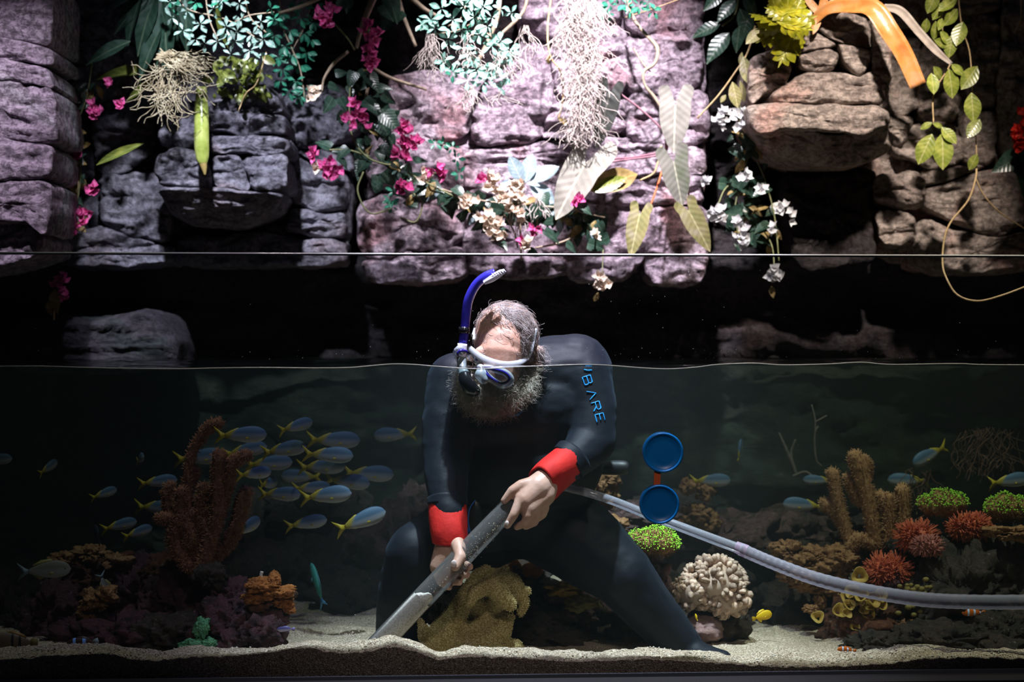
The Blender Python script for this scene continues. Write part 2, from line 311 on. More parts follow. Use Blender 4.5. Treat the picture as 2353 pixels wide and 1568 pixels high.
for s in wall_back.children[-14:]:
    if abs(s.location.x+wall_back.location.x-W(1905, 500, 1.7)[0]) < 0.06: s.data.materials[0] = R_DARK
# boulder at the back waterline
R_BOULD = rockmat('rock_purple_dim', [(0.03, 0.027, 0.036), (0.06, 0.054, 0.066), (0.085, 0.073, 0.085)], (0.045, 0.06, 0.06), 4.0, 0.5)
bo = stone([(30, 745), (110, 728), (250, 731), (300, 722), (345, 712), (392, 735), (415, 790), (412, 850), (30, 860)], 1.7, R_BOULD, bulge=0.12, amp=0.02, thick=0.3, seed=77, name='boulder')
tag(bo, 'long low purple grey boulder standing in water at tank back', 'boulder')

# sand bed
SANDP = [(-600, 1518), (0, 1520), (100, 1510), (240, 1503), (300, 1515), (350, 1522), (430, 1512), (560, 1506), (640, 1498), (690, 1488), (760, 1500), (830, 1500), (905, 1487), (960, 1500), (1010, 1520), (1070, 1513), (1180, 1513), (1280, 1520), (1400, 1520),
         (1480, 1518), (1600, 1523), (1700, 1530), (1800, 1535), (1950, 1532), (2050, 1526), (2100, 1518), (2200, 1513), (2353, 1516), (3000, 1518)]
SG = np.array([G(*p) for p in SANDP])
def sandz(x, y):
    x = np.asarray(x, float); y = np.asarray(y, float)
    zf = np.interp(x, SG[:, 0], SG[:, 2]); yy = np.maximum(y-SLOPE*x, 0)
    t = np.clip((yy-0.09)/0.18, 0, 1); t = t*t*(3-2*t)
    back = -0.795-0.02*yy+0.012*fbm(np.c_[x, y, y*0], 3, 3, 21)
    crest = (0.007+0.004*fbm(np.c_[x, x*0, x*0], 4, 2, 6))*np.exp(-((yy-0.075)/0.045)**2)+0.012*fbm(np.c_[x*1.0, y*1.5, y*0], 9, 3, 4)*np.clip(yy/0.05, 0, 1)
    return zf*(1-t)+back*t+crest
m_sand, nt, b = base('sand', 0.9, 0.2)
ps = nt.nodes.new('ShaderNodeNewGeometry').outputs['Position']
vo = nt.nodes.new('ShaderNodeTexVoronoi'); vo.inputs['Scale'].default_value = 420; nt.links.new(ps, vo.inputs['Vector'])
sep = nt.nodes.new('ShaderNodeSeparateColor'); nt.links.new(vo.outputs['Color'], sep.inputs[0])
nt.links.new(ramp(nt, sep.outputs[0], [(0.0, (0.14, 0.095, 0.065)), (0.35, (0.34, 0.25, 0.175)), (0.75, (0.52, 0.40, 0.28)), (1.0, (0.78, 0.67, 0.52))]), b.inputs['Base Color'])
bump(nt, b, vo.outputs['Distance'], 0.6, 0.003)
SANDMAT = m_sand
xs = np.linspace(-2.35, 2.35, 620); us = np.r_[-2, -1, np.linspace(0, 0.3, 46), np.linspace(0.32, 2.3, 60)]
def sandfn(x, u):
    y = SLOPE*x+np.maximum(u, 0)+0.004; z = sandz(x, y)+0.0028*fbm(np.c_[x, y, y*0], 60, 2, 8)
    z = np.where(u == -1, z-0.0015, np.where(u == -2, -0.90, z)); return np.c_[x, y, z]
fl = new('floor', *grid(xs, us, sandfn), m_sand); tag(fl, kind='structure')
mb = MB()
for i in range(1500):
    x = rnd.uniform(-1.3, 1.3); y = SLOPE*x+0.006+abs(rnd.gauss(0, 0.05)); r = rnd.uniform(0.0012, 0.0032)
    v, f = ICO[1]; mb.add(v*[r, r, r*0.8]+[x, y, float(sandz([x], [y])[0])+r*0.3], f)
tag(mb.build('sand_grains', varied('shell_grit', [(0.3, 0.24, 0.18), (0.62, 0.52, 0.42), (0.85, 0.78, 0.68)], 80, bs=0)), 'coarse pale sand grains scattered along the front sand ridge', 'sand', kind='stuff')

# acrylic front, black frame below
def slab(x0, x1, y0, y1, z0, z1):
    P = [(x, SLOPE*x+y, z) for x in (x0, x1) for y in (y0, y1) for z in (z0, z1)]
    return P, [(0, 1, 3, 2), (4, 6, 7, 5), (0, 4, 5, 1), (2, 3, 7, 6), (0, 2, 6, 4), (1, 5, 7, 3)]
RIM = 0.271
win = new('window_1', *slab(-2.3, 2.3, -0.04, -0.002, -0.9, RIM), clearmat('acrylic', (0.93, 0.94, 0.95), 1.35, 0.02), smooth=False); tag(win, kind='structure')
m_edge, nt, b = base('polished_edge', 0.12, 1.0); b.inputs['Base Color'].default_value = (0.55, 0.55, 0.52, 1)
bump(nt, b, noise(nt, coord(nt), 14, 3), 0.05, 0.01)
P = np.array([(x, SLOPE*x-0.021, RIM+0.0005) for x in np.linspace(-2.3, 2.3, 80)])
new('polished_edge', *tube(P, 0.0034, 10), m_edge, win)
new('frame_edge', *slab(-2.3, 2.3, -0.045, -0.041, -0.742, -0.733), plain('dull_seal', (0.03, 0.035, 0.045), 0.4), win, False)
fr = new('trim_1', *slab(-2.4, 2.4, -0.12, -0.041, -1.2, -0.742), BLACK, smooth=False); tag(fr, kind='structure')
mb = MB()
for i in range(130):
    px = rnd.choice([rnd.uniform(30, 2300), rnd.uniform(1150, 1700)]); py = rnd.choice([rnd.uniform(800, 828), rnd.uniform(800, 828), rnd.uniform(610, 830)])
    r = rnd.choice([0.0005, 0.0007, 0.0011]); v, f = ICO[1]; mb.add(v*[r, r*0.5, r]+G(px, py, 0.0), f)
tag(mb.build('water_drops', plain('droplet', (0.7, 0.72, 0.78), 0.08, 1.0)), 'tiny splashed water drops clinging to the inner acrylic', 'drops', kind='stuff')

# water with haze in it
def watermat(name, surf):
    m = bpy.data.materials.new(name); m.use_nodes = True; nt = m.node_tree; nt.nodes.clear()
    out = nt.nodes.new('ShaderNodeOutputMaterial'); tr = nt.nodes.new('ShaderNodeBsdfTransparent')
    if surf:
        gl = nt.nodes.new('ShaderNodeBsdfGlossy'); gl.inputs['Roughness'].default_value = 0.04
        fr = nt.nodes.new('ShaderNodeFresnel'); fr.inputs[0].default_value = 1.33; mx = nt.nodes.new('ShaderNodeMixShader')
        nt.links.new(fr.outputs[0], mx.inputs[0]); nt.links.new(tr.outputs[0], mx.inputs[1]); nt.links.new(gl.outputs[0], mx.inputs[2]); nt.links.new(mx.outputs[0], out.inputs[0])
        bm = nt.nodes.new('ShaderNodeBump'); bm.inputs['Strength'].default_value = 0.25; bm.inputs['Distance'].default_value = 0.006
        nt.links.new(noise(nt, coord(nt, 'Object', (1, 0.5, 1)), 16, 3), bm.inputs['Height']); nt.links.new(bm.outputs[0], gl.inputs['Normal'])
    else: nt.links.new(tr.outputs[0], out.inputs[0])
    a = nt.nodes.new('ShaderNodeVolumeScatter'); a.inputs['Color'].default_value = (0.80, 0.90, 0.84, 1); a.inputs["Density"].default_value = 0.022; a.inputs['Anisotropy'].default_value = 0.0
    c = nt.nodes.new('ShaderNodeVolumeAbsorption'); c.inputs['Color'].default_value = (0.72, 0.86, 0.83, 1); c.inputs['Density'].default_value = 0.5
    ad = nt.nodes.new('ShaderNodeAddShader'); nt.links.new(a.outputs[0], ad.inputs[0]); nt.links.new(c.outputs[0], ad.inputs[1]); nt.links.new(ad.outputs[0], out.inputs['Volume']); return m
WL = [(-900, 843), (0, 842), (100, 842), (240, 846), (400, 848), (500, 846), (600, 845), (720, 846), (800, 845), (840, 842), (900, 837), (950, 838), (1000, 842), (1100, 848), (1200, 843), (1280, 840), (1340, 838), (1400, 840), (1480, 846), (1540, 848), (1600, 844), (1650, 838),
      (1730, 835), (1800, 839), (1900, 837), (1980, 833), (2050, 838), (2200, 836), (2353, 839), (3200, 838)]
WG = np.array([G(*p) for p in WL])
def waterz(x, y):
    yy = np.maximum(y-SLOPE*x, 0); w = np.exp(-yy/0.12)
    return np.interp(x, WG[:, 0], WG[:, 2])*w+(1-w)*0.0035*fbm(np.c_[x*1.3, y*2.2, y*0], 5, 3, 31)
xs = np.linspace(-2.1, 2.1, 250); us = np.linspace(0.0, 2.0, 70)**1.3/2.0**0.3
P, f = grid(xs, us, lambda x, u: np.c_[x, SLOPE*x*(1-u/2.0)+u+0.001, waterz(x, SLOPE*x+u)])
n = len(xs); m = len(us); bd = [i for i in range(n)]+[j*n+n-1 for j in range(1, m)]+[(m-1)*n+i for i in range(n-2, -1, -1)]+[j*n for j in range(m-2, 0, -1)]
B = P[bd].copy(); B[:, 2] = -0.93; k0 = len(P); nb = len(bd); nf = len(f)
f = f+[(bd[(i+1) % nb], bd[i], k0+i, k0+(i+1) % nb) for i in range(nb)]+[tuple(k0+nb-1-i for i in range(nb))]
wat = new('water', np.vstack([P, B]), f, [watermat('water_surface', True), watermat('water_side', False)])
for i, p in enumerate(wat.data.polygons): p.material_index = 0 if i < nf else 1; p.use_smooth = i < nf
tag(wat, 'hazy green tank water with wavy line against the acrylic', 'water', kind='stuff')
L = spline(WG[:, [0, 2]], 10); L = np.c_[L[:, 0], SLOPE*L[:, 0]+0.0005, L[:, 1]]
new('meniscus', *tube(L, 0.0013, 6), plain('meniscus', (0.75, 0.75, 0.66), 0.2, 0.8), wat)
# ------------------------------------------------------------------ plants
def leafmat(name, cols, rib, rough=0.35, spec=0.5, trans=0.25, per=0.3, scale=3.0):
    m, nt, b = base(name, rough, spec); vec = coord(nt); f = noise(nt, vec, scale, 4); k = len(cols)
    c = ramp(nt, f, [(0.3+0.4*i/max(1, k-1), q) for i, q in enumerate(cols)])
    sx = nt.nodes.new('ShaderNodeSeparateXYZ'); nt.links.new(vec, sx.inputs[0])
    ab = nt.nodes.new('ShaderNodeMath'); ab.operation = 'ABSOLUTE'; nt.links.new(sx.outputs[1], ab.inputs[0])
    c = mixc(nt, c, rib, ramp(nt, ab.outputs[0], [(0.008, (0.8,)*3), (0.022, (0, 0, 0))]))
    oi = nt.nodes.new('ShaderNodeObjectInfo'); hs = nt.nodes.new('ShaderNodeHueSaturation'); mr = nt.nodes.new('ShaderNodeMapRange')
    mr.inputs[3].default_value = 1-per; mr.inputs[4].default_value = 1+per*0.6
    nt.links.new(oi.outputs['Random'], mr.inputs[0]); nt.links.new(mr.outputs[0], hs.inputs['Value']); nt.links.new(c, hs.inputs['Color']); c = hs.outputs[0]
    nt.links.new(c, b.inputs['Base Color'])
    v = nt.nodes.new('ShaderNodeMath'); v.operation = 'MULTIPLY_ADD'; nt.links.new(ab.outputs[0], v.inputs[0]); v.inputs[1].default_value = -0.8; nt.links.new(sx.outputs[0], v.inputs[2])
    w = nt.nodes.new('ShaderNodeMath'); w.operation = 'MULTIPLY'; nt.links.new(v.outputs[0], w.inputs[0]); w.inputs[1].default_value = 45
    s = nt.nodes.new('ShaderNodeMath'); s.operation = 'SINE'; nt.links.new(w.outputs[0], s.inputs[0]); bump(nt, b, s.outputs[0], 0.08, 0.01)
    if trans:
        tr = nt.nodes.new('ShaderNodeBsdfTranslucent'); nt.links.new(c, tr.inputs[0]); mx = nt.nodes.new('ShaderNodeMixShader'); mx.inputs[0].default_value = trans
        nt.links.new(b.outputs[0], mx.inputs[1]); nt.links.new(tr.outputs[0], mx.inputs[2]); nt.links.new(mx.outputs[0], nt.nodes['Material Output'].inputs[0])
    return m
def wfn(shape, w):
    def h(t):
        if shape == 'heart': return w*math.sin(math.pi*min(1, t*0.86+0.14)**0.62)**0.9 if t < 1 else 0
        if shape == 'lance': return w*math.sin(math.pi*t**0.8)
        if shape == 'obov': return w*math.sin(math.pi*t**1.35)
        if shape == 'strap': return w*min(1, t*6)*min(1, (1-t)*3)**0.7
        return w*math.sin(math.pi*t)**0.8
    return h
def leafdata(shape='ell', w=0.25, fold=0.12, droop=0.18, n=7, wave=0.0):
    h = wfn(shape, w); vs = []; f = []
    for i in range(n+1):
        t = i/n; hw = max(h(t), 0.004)
        for s in (-1, -0.55, 0, 0.55, 1):
            vs.append((t, s*hw, fold*abs(s)*hw/w*w*1.6-droop*t*t+wave*math.sin(9*t+2*s)*abs(s)))
    for i in range(n):
        for k in range(4): f.append((i*5+k, (i+1)*5+k, (i+1)*5+k+1, i*5+k+1))
    return np.array(vs), f
def mesh(name, data, mat):
    me = bpy.data.meshes.new(name); me.from_pydata(np.asarray(data[0]).tolist(), [], [list(q) for q in data[1]]); me.update()
    me.polygons.foreach_set('use_smooth', [True]*len(me.polygons)); me.materials.append(mat); return me
G_DARK = leafmat('leaf_dark_green', [(0.012, 0.03, 0.02), (0.025, 0.06, 0.04), (0.05, 0.09, 0.07)], (0.10, 0.15, 0.10), 0.3, 0.6)
G_TEAL = leafmat('leaf_teal_green', [(0.01, 0.10, 0.06), (0.02, 0.20, 0.12), (0.05, 0.26, 0.17)], (0.15, 0.35, 0.22), 0.35, 0.5)
G_MINT = leafmat('leaf_mint', [(0.10, 0.38, 0.27), (0.30, 0.60, 0.50), (0.55, 0.75, 0.68)], (0.7, 0.8, 0.7), 0.3, 0.6)
G_GLARE = leafmat('leaf_green_glare', [(0.05, 0.24, 0.14), (0.26, 0.40, 0.36), (0.42, 0.52, 0.50)], (0.5, 0.6, 0.5), 0.22, 0.8)  # pale tones put white glare into the green leaf colour
G_OLIVE = leafmat('leaf_olive', [(0.07, 0.11, 0.02), (0.16, 0.20, 0.04), (0.28, 0.30, 0.06)], (0.3, 0.3, 0.1), 0.3, 0.5)
G_HOYA = leafmat('leaf_hoya', [(0.10, 0.14, 0.02), (0.21, 0.25, 0.04), (0.34, 0.36, 0.08)], (0.42, 0.42, 0.18), 0.3, 0.55)
G_YEL = leafmat('leaf_yellow_green', [(0.12, 0.15, 0.01), (0.30, 0.29, 0.015), (0.48, 0.42, 0.03)], (0.5, 0.5, 0.1), 0.3, 0.5)
G_PALE = leafmat('leaf_pale_arrow', [(0.24, 0.235, 0.20), (0.35, 0.33, 0.285), (0.43, 0.41, 0.36)], (0.75, 0.70, 0.55), 0.4, 0.4, 0.2)
G_ADARK = leafmat('leaf_dark_arrow', [(0.025, 0.028, 0.025), (0.05, 0.053, 0.047)], (0.12, 0.12, 0.10), 0.4, 0.4)
G_AYEL = leafmat('leaf_yellowing_arrow', [(0.20, 0.22, 0.09), (0.32, 0.29, 0.12), (0.40, 0.36, 0.24)], (0.6, 0.55, 0.3), 0.4, 0.4)
G_AGRN = leafmat('leaf_two_tone_arrow', [(0.10, 0.14, 0.06), (0.24, 0.24, 0.20), (0.31, 0.29, 0.25)], (0.6, 0.6, 0.45), 0.4, 0.4, scale=1.6)
G_BLUE = leafmat('leaf_blue_grey', [(0.20, 0.28, 0.32), (0.32, 0.42, 0.46)], (0.45, 0.5, 0.5), 0.35, 0.5)
G_DRY = leafmat('leaf_dry', [(0.16, 0.10, 0.03), (0.36, 0.26, 0.10), (0.5, 0.4, 0.2)], (0.4, 0.3, 0.1), 0.5, 0.3)
WOOD = varied('pale_twig', [(0.20, 0.15, 0.10), (0.38, 0.30, 0.22)], 60, 0.7)
VINE = varied('green_stem', [(0.10, 0.12, 0.05), (0.22, 0.22, 0.10)], 50, 0.6)
ROOT = varied('tan_root', [(0.30, 0.20, 0.09), (0.50, 0.37, 0.20)], 50, 0.6)
MAUVE = varied('mauve_stem', [(0.22, 0.10, 0.14), (0.34, 0.17, 0.20)], 50, 0.5)
MAG = leafmat('petal_magenta', [(0.38, 0.015, 0.14), (0.62, 0.04, 0.25), (0.80, 0.20, 0.45)], (0.8, 0.4, 0.5), 0.5, 0.3, 0.35, 0.45)
WHT = leafmat('petal_white', [(0.55, 0.55, 0.58), (0.80, 0.80, 0.82)], (0.75, 0.75, 0.7), 0.5, 0.3, 0.3, 0.2)
CRM = leafmat('petal_cream', [(0.80, 0.45, 0.28), (0.88, 0.76, 0.64), (0.92, 0.86, 0.78)], (0.8, 0.35, 0.15), 0.5, 0.3, 0.3, 0.25, 1.5)
RED = leafmat('petal_red', [(0.45, 0.01, 0.01), (0.75, 0.03, 0.02)], (0.8, 0.2, 0.05), 0.5, 0.3, 0.3)
LM = {k: mesh('leaf', leafdata(*a), m) for k, (a, m) in dict(
    heart=(('heart', 0.36, 0.12, 0.25), G_DARK), teal=(('obov', 0.24, 0.15, 0.15), G_TEAL), mint=(('obov', 0.23, 0.18, 0.15), G_MINT), silver=(('obov', 0.21, 0.18, 0.1), G_GLARE),
    olive=(('ell', 0.30, 0.12, 0.2), G_OLIVE), hoya=(('ell', 0.25, 0.10, 0.12), G_HOYA), dark=(('lance', 0.20, 0.15, 0.2), G_DARK), blue=(('ell', 0.22, 0.15, 0.12), G_BLUE), dry=(('ell', 0.26, 0.2, 0.3, 7, 0.03), G_DRY)).items()}
PM = {k: mesh('petal', leafdata('heart', 0.42, 0.25, -0.25), m) for k, m in dict(mag=MAG, wht=WHT, crm=CRM, red=RED).items()}
def rv(s=1.0): return V(rnd.gauss(0, s), rnd.gauss(0, s), rnd.gauss(0, s))
def leaf_to(parent, me, a, b, y, tilt=0.35, name='leaf', wide=1.0, dy=None, cap=None):   # from pixel a to pixel b at depth y
    if cap:
        k = math.hypot(b[0]-a[0], b[1]-a[1])+1e-6; g = min(max(k, 16), cap)/k; b = (a[0]+(b[0]-a[0])*g, a[1]+(b[1]-a[1])*g)
    p = W(*a, y); q = W(*b, y+(rnd.uniform(-0.03, 0.02) if dy is None else dy)); n = V(rnd.gauss(0, tilt), -1, 0.45+rnd.gauss(0, tilt))
    L = np.linalg.norm(q-p); return inst(name, me, p, basis(q-p, n), (L, L*wide, L), parent)
def whorl(parent, me, px, py, y, n, size, tilt=0.35, name='leaf', a0=None, arc=360):
    a0 = rnd.uniform(0, 360) if a0 is None else a0
    for i in range(n):
        a = math.radians(a0+arc*i/n+rnd.gauss(0, 10)); s = size*rnd.uniform(0.75, 1.15)
        leaf_to(parent, me, (px+2*math.cos(a), py+2*math.sin(a)), (px+s*math.cos(a), py+s*math.sin(a)), y+rnd.uniform(-0.02, 0.02), tilt, name)
def stem(parent, pts, mat, name='stem', r=2.0, n=7, sides=7):
    P, R, s = pxtube([p if len(p) > 3 else (*p, r) for p in pts], n, sides); return new(name, *tube(P, R, s), mat, parent)
def blob(parent, kind, px, py, y, florets, spread, size, petals=3, name='flower'):
    mb = MB(); florets = int(florets*1.5+0.5); size = size*1.12
    c = W(px, py, y)
    for i in range(florets):
        a = rnd.uniform(0, 6.28); r = spread*math.sqrt(rnd.random()); q = W(px+r*math.cos(a), py+1.15*r*math.sin(a), y-0.015-rnd.random()*0.02)
        mb.tube([c+V(0, 0.02, 0), (c+q)/2+V(0, 0.01, 0), q], [M(1.2, y)]*3, 5)
        if i == 0: fl = None
        pend.append((q, i))
    fl = mb.build(name, VINE, parent)
    for q, i in pend:
        ax = Vector(V(rnd.gauss(0, 0.5), -1, 0.4+rnd.gauss(0, 0.5))).normalized(); u = ax.orthogonal().normalized(); w = ax.cross(u); a0 = rnd.uniform(0, 6.28)
        for k in range(petals):
            a = a0+6.283*k/petals; d = u*math.cos(a)+w*math.sin(a)+ax*0.55
            inst('petal', PM[kind], q, basis(d, ax), M(size*rnd.uniform(0.8, 1.2), y), fl)
    pend.clear(); return fl
pend = []
def along(pts, k):
    P = spline([p[:2] for p in pts], 12); return [P[int(rnd.random()*(len(P)-1))] for _ in range(k)]
def ribbon(parent, pts, mat, name, curl=0.5, side=-1):          # channelled strap: (px, py, y, half width px)
    A = spline([list(W(*p[:3]))+[M(p[3], p[2])] for p in pts], 9); vs = []; T = np.gradient(A[:, :3], axis=0)
    for i in range(len(A)):
        t = T[i]/np.linalg.norm(T[i]); u = np.cross(t, [0, -1.0, 0.25]); u /= np.linalg.norm(u); nrm = np.cross(u, t)
        for th in (0, 0.0016):
            for s in np.linspace(-1, 1, 7): vs.append(A[i, :3]+A[i, 3]*(s*u+side*curl*(s*s-0.5)*nrm)+th*nrm)
    f = []
    for i in range(len(A)-1):
        for k in range(13):
            if k != 6: f.append((i*14+k, (i+1)*14+k, (i+1)*14+k+1, i*14+k+1))
        f += [(i*14, (i+1)*14, (i+1)*14+7, i*14+7), (i*14+6, i*14+13, (i+1)*14+13, (i+1)*14+6)]
    for e in (0, len(A)-1): f += [(e*14+k, e*14+k+1, e*14+k+8, e*14+k+7) for k in range(6)]
    return new(name, vs, f, mat, parent)
def strands(parent, name, mat, roots, length, count, r=0.6, wob=5, y=1.4, grav=1.0, kind='stuff', seg=9):
    mb = MB()
    for i in range(count):
        px, py, sp = rnd.choice(roots); x = px+rnd.gauss(0, sp); z = py+rnd.uniform(-4, 4); yy = y+rnd.gauss(0, 0.012); P = []
        vx = rnd.gauss(0, wob*0.4)
        for k in range(seg): P.append(W(x, z, yy)); vx = vx*0.6+rnd.gauss(0, wob); x += vx; z += length/seg*rnd.uniform(0.4, 1.3)*grav; yy += rnd.gauss(0, 0.004)
        mb.tube(spline(P, 2), M(r, y), 3, False)
    return tag(mb.build(name, mat, parent), kind=kind)

# left: trailing bougainvillea beside the pillar
v = empty('flowering_vine', W(190, 140, 1.45), 'slender vine with small magenta flowers hanging beside the lilac pillar', 'vine', 'magenta flowering vines')
stem(v, [(215, 120, 1.45), (200, 220, 1.42), (175, 300, 1.42), (185, 400, 1.42), (170, 500, 1.42), (150, 570, 1.42)], VINE, r=1.6); stem(v, [(185, 380, 1.43), (178, 440, 1.4), (168, 520, 1.4)], ROOT, r=1.2)
for x, y, k, s in [(248, 188, 2, 7), (218, 255, 5, 18), (275, 243, 2, 8), (177, 355, 4, 11), (212, 436, 3, 12), (150, 470, 2, 8), (196, 492, 4, 14), (180, 518, 5, 20), (130, 540, 5, 14), (122, 558, 4, 12)]: blob(v, 'mag', x, y, 1.38, k, s, 14)
for p in along([(200, 190), (180, 260), (165, 330), (170, 400), (165, 480), (140, 560)], 62): leaf_to(v, LM['dark' if rnd.random() < 0.75 else 'dry'], (p[0]+rnd.gauss(0, 22), p[1]), (p[0]+rnd.gauss(0, 34), p[1]+rnd.uniform(8, 34)), 1.44, 0.6, cap=36)
# left top: dark palm, green bush with painted glare, air plant, strap leaf, ledge plant
pa = empty('dark_palm', W(350, -10, 1.25), 'dark green drooping palm fronds in shadow beside the air plant', 'palm')
for a, b in [((360, -20), (305, 120)), ((370, -20), (330, 150)), ((380, -10), (372, 165)), ((350, -20), (250, 70)), ((400, -10), (395, 110)), ((340, -20), (200, 30)), ((300, 95), (188, 138)), ((372, 60), (305, 178)), ((380, 70), (385, 185)), ((430, -20), (420, 120)), ((330, -20), (270, 110)), ((365, 20), (350, 150))]: leaf_to(pa, LM['dark'], a, b, 1.3, 0.4, 'frond', 0.8)
stem(pa, [(365, -60, 1.35), (368, 0, 1.33), (375, 70, 1.31)], VINE, r=3)
for a, b in [((390, 160), (207, 163)), ((370, 170), (285, 230)), ((330, 330), (215, 372)), ((500, 0), (510, 110))]: leaf_to(pa, LM['olive'], a, b, 1.42, 0.4, 'strap_leaf', 0.28)
sb = empty('glare_shrub', W(480, -10, 1.2), 'glossy green shrub branch with painted white glare overhanging the grey stone ledge', 'shrub')
for pts in ([(400, -30, 1.2), (430, 20, 1.2), (520, 45, 1.2), (600, 95, 1.2)], [(560, -20, 1.2), (575, 40, 1.2), (612, 75, 1.2)], [(470, -30, 1.2), (480, 40, 1.2), (500, 90, 1.2)], [(540, 50, 1.2), (575, 35, 1.2), (630, 28, 1.2)]): stem(sb, pts, WOOD, 'branch', 1.8)
for x, y, n, s in [(430, 25, 5, 24), (460, 55, 5, 26), (420, 70, 4, 24), (490, 20, 5, 24), (520, 62, 5, 26), (545, 72, 5, 28), (500, 95, 5, 26), (555, 45, 4, 22), (580, 78, 5, 26), (605, 90, 5, 28), (575, 115, 5, 26), (530, 125, 4, 26), (600, 50, 4, 22), (470, 100, 4, 24), (510, 0, 5, 24), (395, 40, 4, 24), (450, 90, 4, 26), (550, 8, 5, 22), (540, 95, 5, 24), (390, 5, 4, 26), (590, 128, 3, 22)]: whorl(sb, LM['silver'], x, y, 1.18, n, s)
for x, y in ((622, 20), (630, 45), (410, -5), (450, 5), (505, 5), (395, 20)): whorl(sb, LM['teal'], x, y, 1.17, 4, 20)
TIL = varied('air_plant_blade', [(0.22, 0.17, 0.10), (0.42, 0.36, 0.24), (0.55, 0.50, 0.36)], 20, 0.6, bs=0)
ap = empty('air_plant', W(390, 140, 1.25), 'wispy pale air plant with curling roots hanging above the ledge', 'plant')
mb = MB()
for i in range(95):
    a = math.radians(rnd.uniform(-35, 60)); L = rnd.uniform(55, 125); c = rnd.uniform(-0.5, 0.3); P = [W(372+rnd.gauss(0, 8)+L*t*math.cos(a+c*t), 132+rnd.gauss(0, 6)+L*0.45*t*math.sin(a+c*t)+18*t*t, 1.25-0.08*t*rnd.random()) for t in np.linspace(0, 1, 6)]
    mb.tube(spline(P, 2), np.linspace(M(1.9, 1.25), M(0.3, 1.25), 11), 4, False)
tag(mb.build('blades', TIL, ap), kind='stuff')
mb = MB()
for i in range(80):
    x, z = 385+rnd.gauss(0, 22), 150+rnd.uniform(-10, 70); a = rnd.uniform(0.6, 2.6); P = []
    for k in range(8): P.append(W(x, z, 1.25+rnd.gauss(0, 0.006))); x += 14*math.cos(a); z += 13*math.sin(a); a += rnd.gauss(0, 0.5)
    mb.tube(spline(P, 3), M(0.9, 1.25), 3, False)
tag(mb.build('curly_roots', TIL, ap), kind='stuff')
ss = varied('green_strap', [(0.16, 0.22, 0.03), (0.30, 0.36, 0.08), (0.42, 0.46, 0.16)], 20, 0.25, 0.7, coordkind='Object')
pl = empty('pitcher_leaf', W(462, 235, 1.35), 'single shiny yellow green strap leaf with brown tip hanging over the ledge', 'leaf')
ribbon(pl, [(462, 200, 1.36, 12), (462, 260, 1.33, 16), (462, 320, 1.32, 17), (464, 360, 1.32, 15), (467, 378, 1.32, 8)], ss, 'blade', 0.6); ribbon(pl, [(466, 374, 1.318, 9), (469, 388, 1.318, 6), (471, 402, 1.32, 2)], G_DRY, 'tip', 0.5)
lp = empty('ledge_plant', W(550, 220, 1.42), 'bushy olive green plant growing on top of the grey ledge', 'plant')
stem(lp, [(530, 225, 1.5), (545, 190, 1.45), (560, 150, 1.42)], VINE, r=2)
for i in range(95): x, y = rnd.uniform(492, 610), rnd.uniform(125, 222); leaf_to(lp, LM['olive'], (x, y), (x+rnd.gauss(0, 14), y+rnd.uniform(4, 22)), 1.4+rnd.uniform(-0.04, 0.05), 0.5)
stem(lp, [(612, 120, 1.36), (590, 190, 1.34), (565, 215, 1.34), (548, 255, 1.34)], ROOT, 'runner', 1.3)
# ivy between ledge and middle
iv = empty('green_ivy', W(650, 0, 1.5), 'teal green creeper with five part leaves behind the flowering branch', 'ivy')
stem(iv, [(640, -20, 1.55), (650, 60, 1.52), (670, 110, 1.5), (690, 160, 1.5), (700, 225, 1.5)], WOOD, r=1.6); stem(iv, [(725, -20, 1.55), (700, 60, 1.5), (675, 110, 1.5)], WOOD, r=1.2)
for x, y in [(640, 45), (665, 70), (690, 40), (700, 75), (655, 105), (720, 50), (715, 90), (640, 130), (670, 125), (690, 150), (650, 160), (680, 185), (665, 210), (700, 205), (650, 30), (725, 20), (680, 10), (630, 80), (645, 185), (705, 120), (690, 220)]: whorl(iv, LM['teal'], x, y, 1.5, 5, 23, 0.45, a0=rnd.uniform(-30, 30), arc=250)
# main bougainvillea
bv = empty('bougainvillea', W(830, -10, 1.45), 'large woody bougainvillea with deep magenta clusters arching across the middle', 'vine', 'magenta flowering vines')
for pts in ([(640, 30, 1.45, 3), (690, 15, 1.45, 4), (745, -10, 1.45, 5)], [(865, -20, 1.45, 9), (838, 45, 1.45, 7), (826, 80, 1.45, 5), (820, 110, 1.44, 4)], [(915, -10, 1.45, 5), (928, 40, 1.44, 5), (955, 106, 1.43, 4)],
            [(800, 118, 1.46, 4), (768, 145, 1.45, 4), (745, 180, 1.44, 3), (740, 210, 1.44, 2)], [(855, 155, 1.45, 4), (900, 180, 1.44, 4), (980, 206, 1.43, 3)], [(940, -10, 1.45, 6), (975, 20, 1.44, 5), (1010, 40, 1.4, 4)],
            [(845, 170, 1.44, 4), (845, 200, 1.44, 4), (840, 225, 1.44, 3)], [(1150, 80, 1.5, 4), (1200, 30, 1.5, 4), (1215, -20, 1.5, 4)], [(1100, 140, 1.5, 5), (1140, 50, 1.5, 5), (1150, -10, 1.5, 5)]): stem(bv, pts, WOOD, 'branch')
for pts in ([(805, 190, 1.42), (803, 260, 1.4), (812, 320, 1.38), (850, 365, 1.37), (910, 383, 1.37)], [(850, 360, 1.38), (800, 345, 1.38), (745, 345, 1.38)], [(910, 383, 1.37), (980, 420, 1.37), (1060, 460, 1.37)], [(835, 395, 1.38), (822, 440, 1.38), (850, 490, 1.38), (900, 480, 1.38)], [(950, 445, 1.36), (970, 470, 1.36), (955, 510, 1.36), (920, 500, 1.36)], [(770, 55, 1.4), (800, 90, 1.4), (815, 115, 1.42)]): stem(bv, pts, VINE, 'shoot', 2.0)
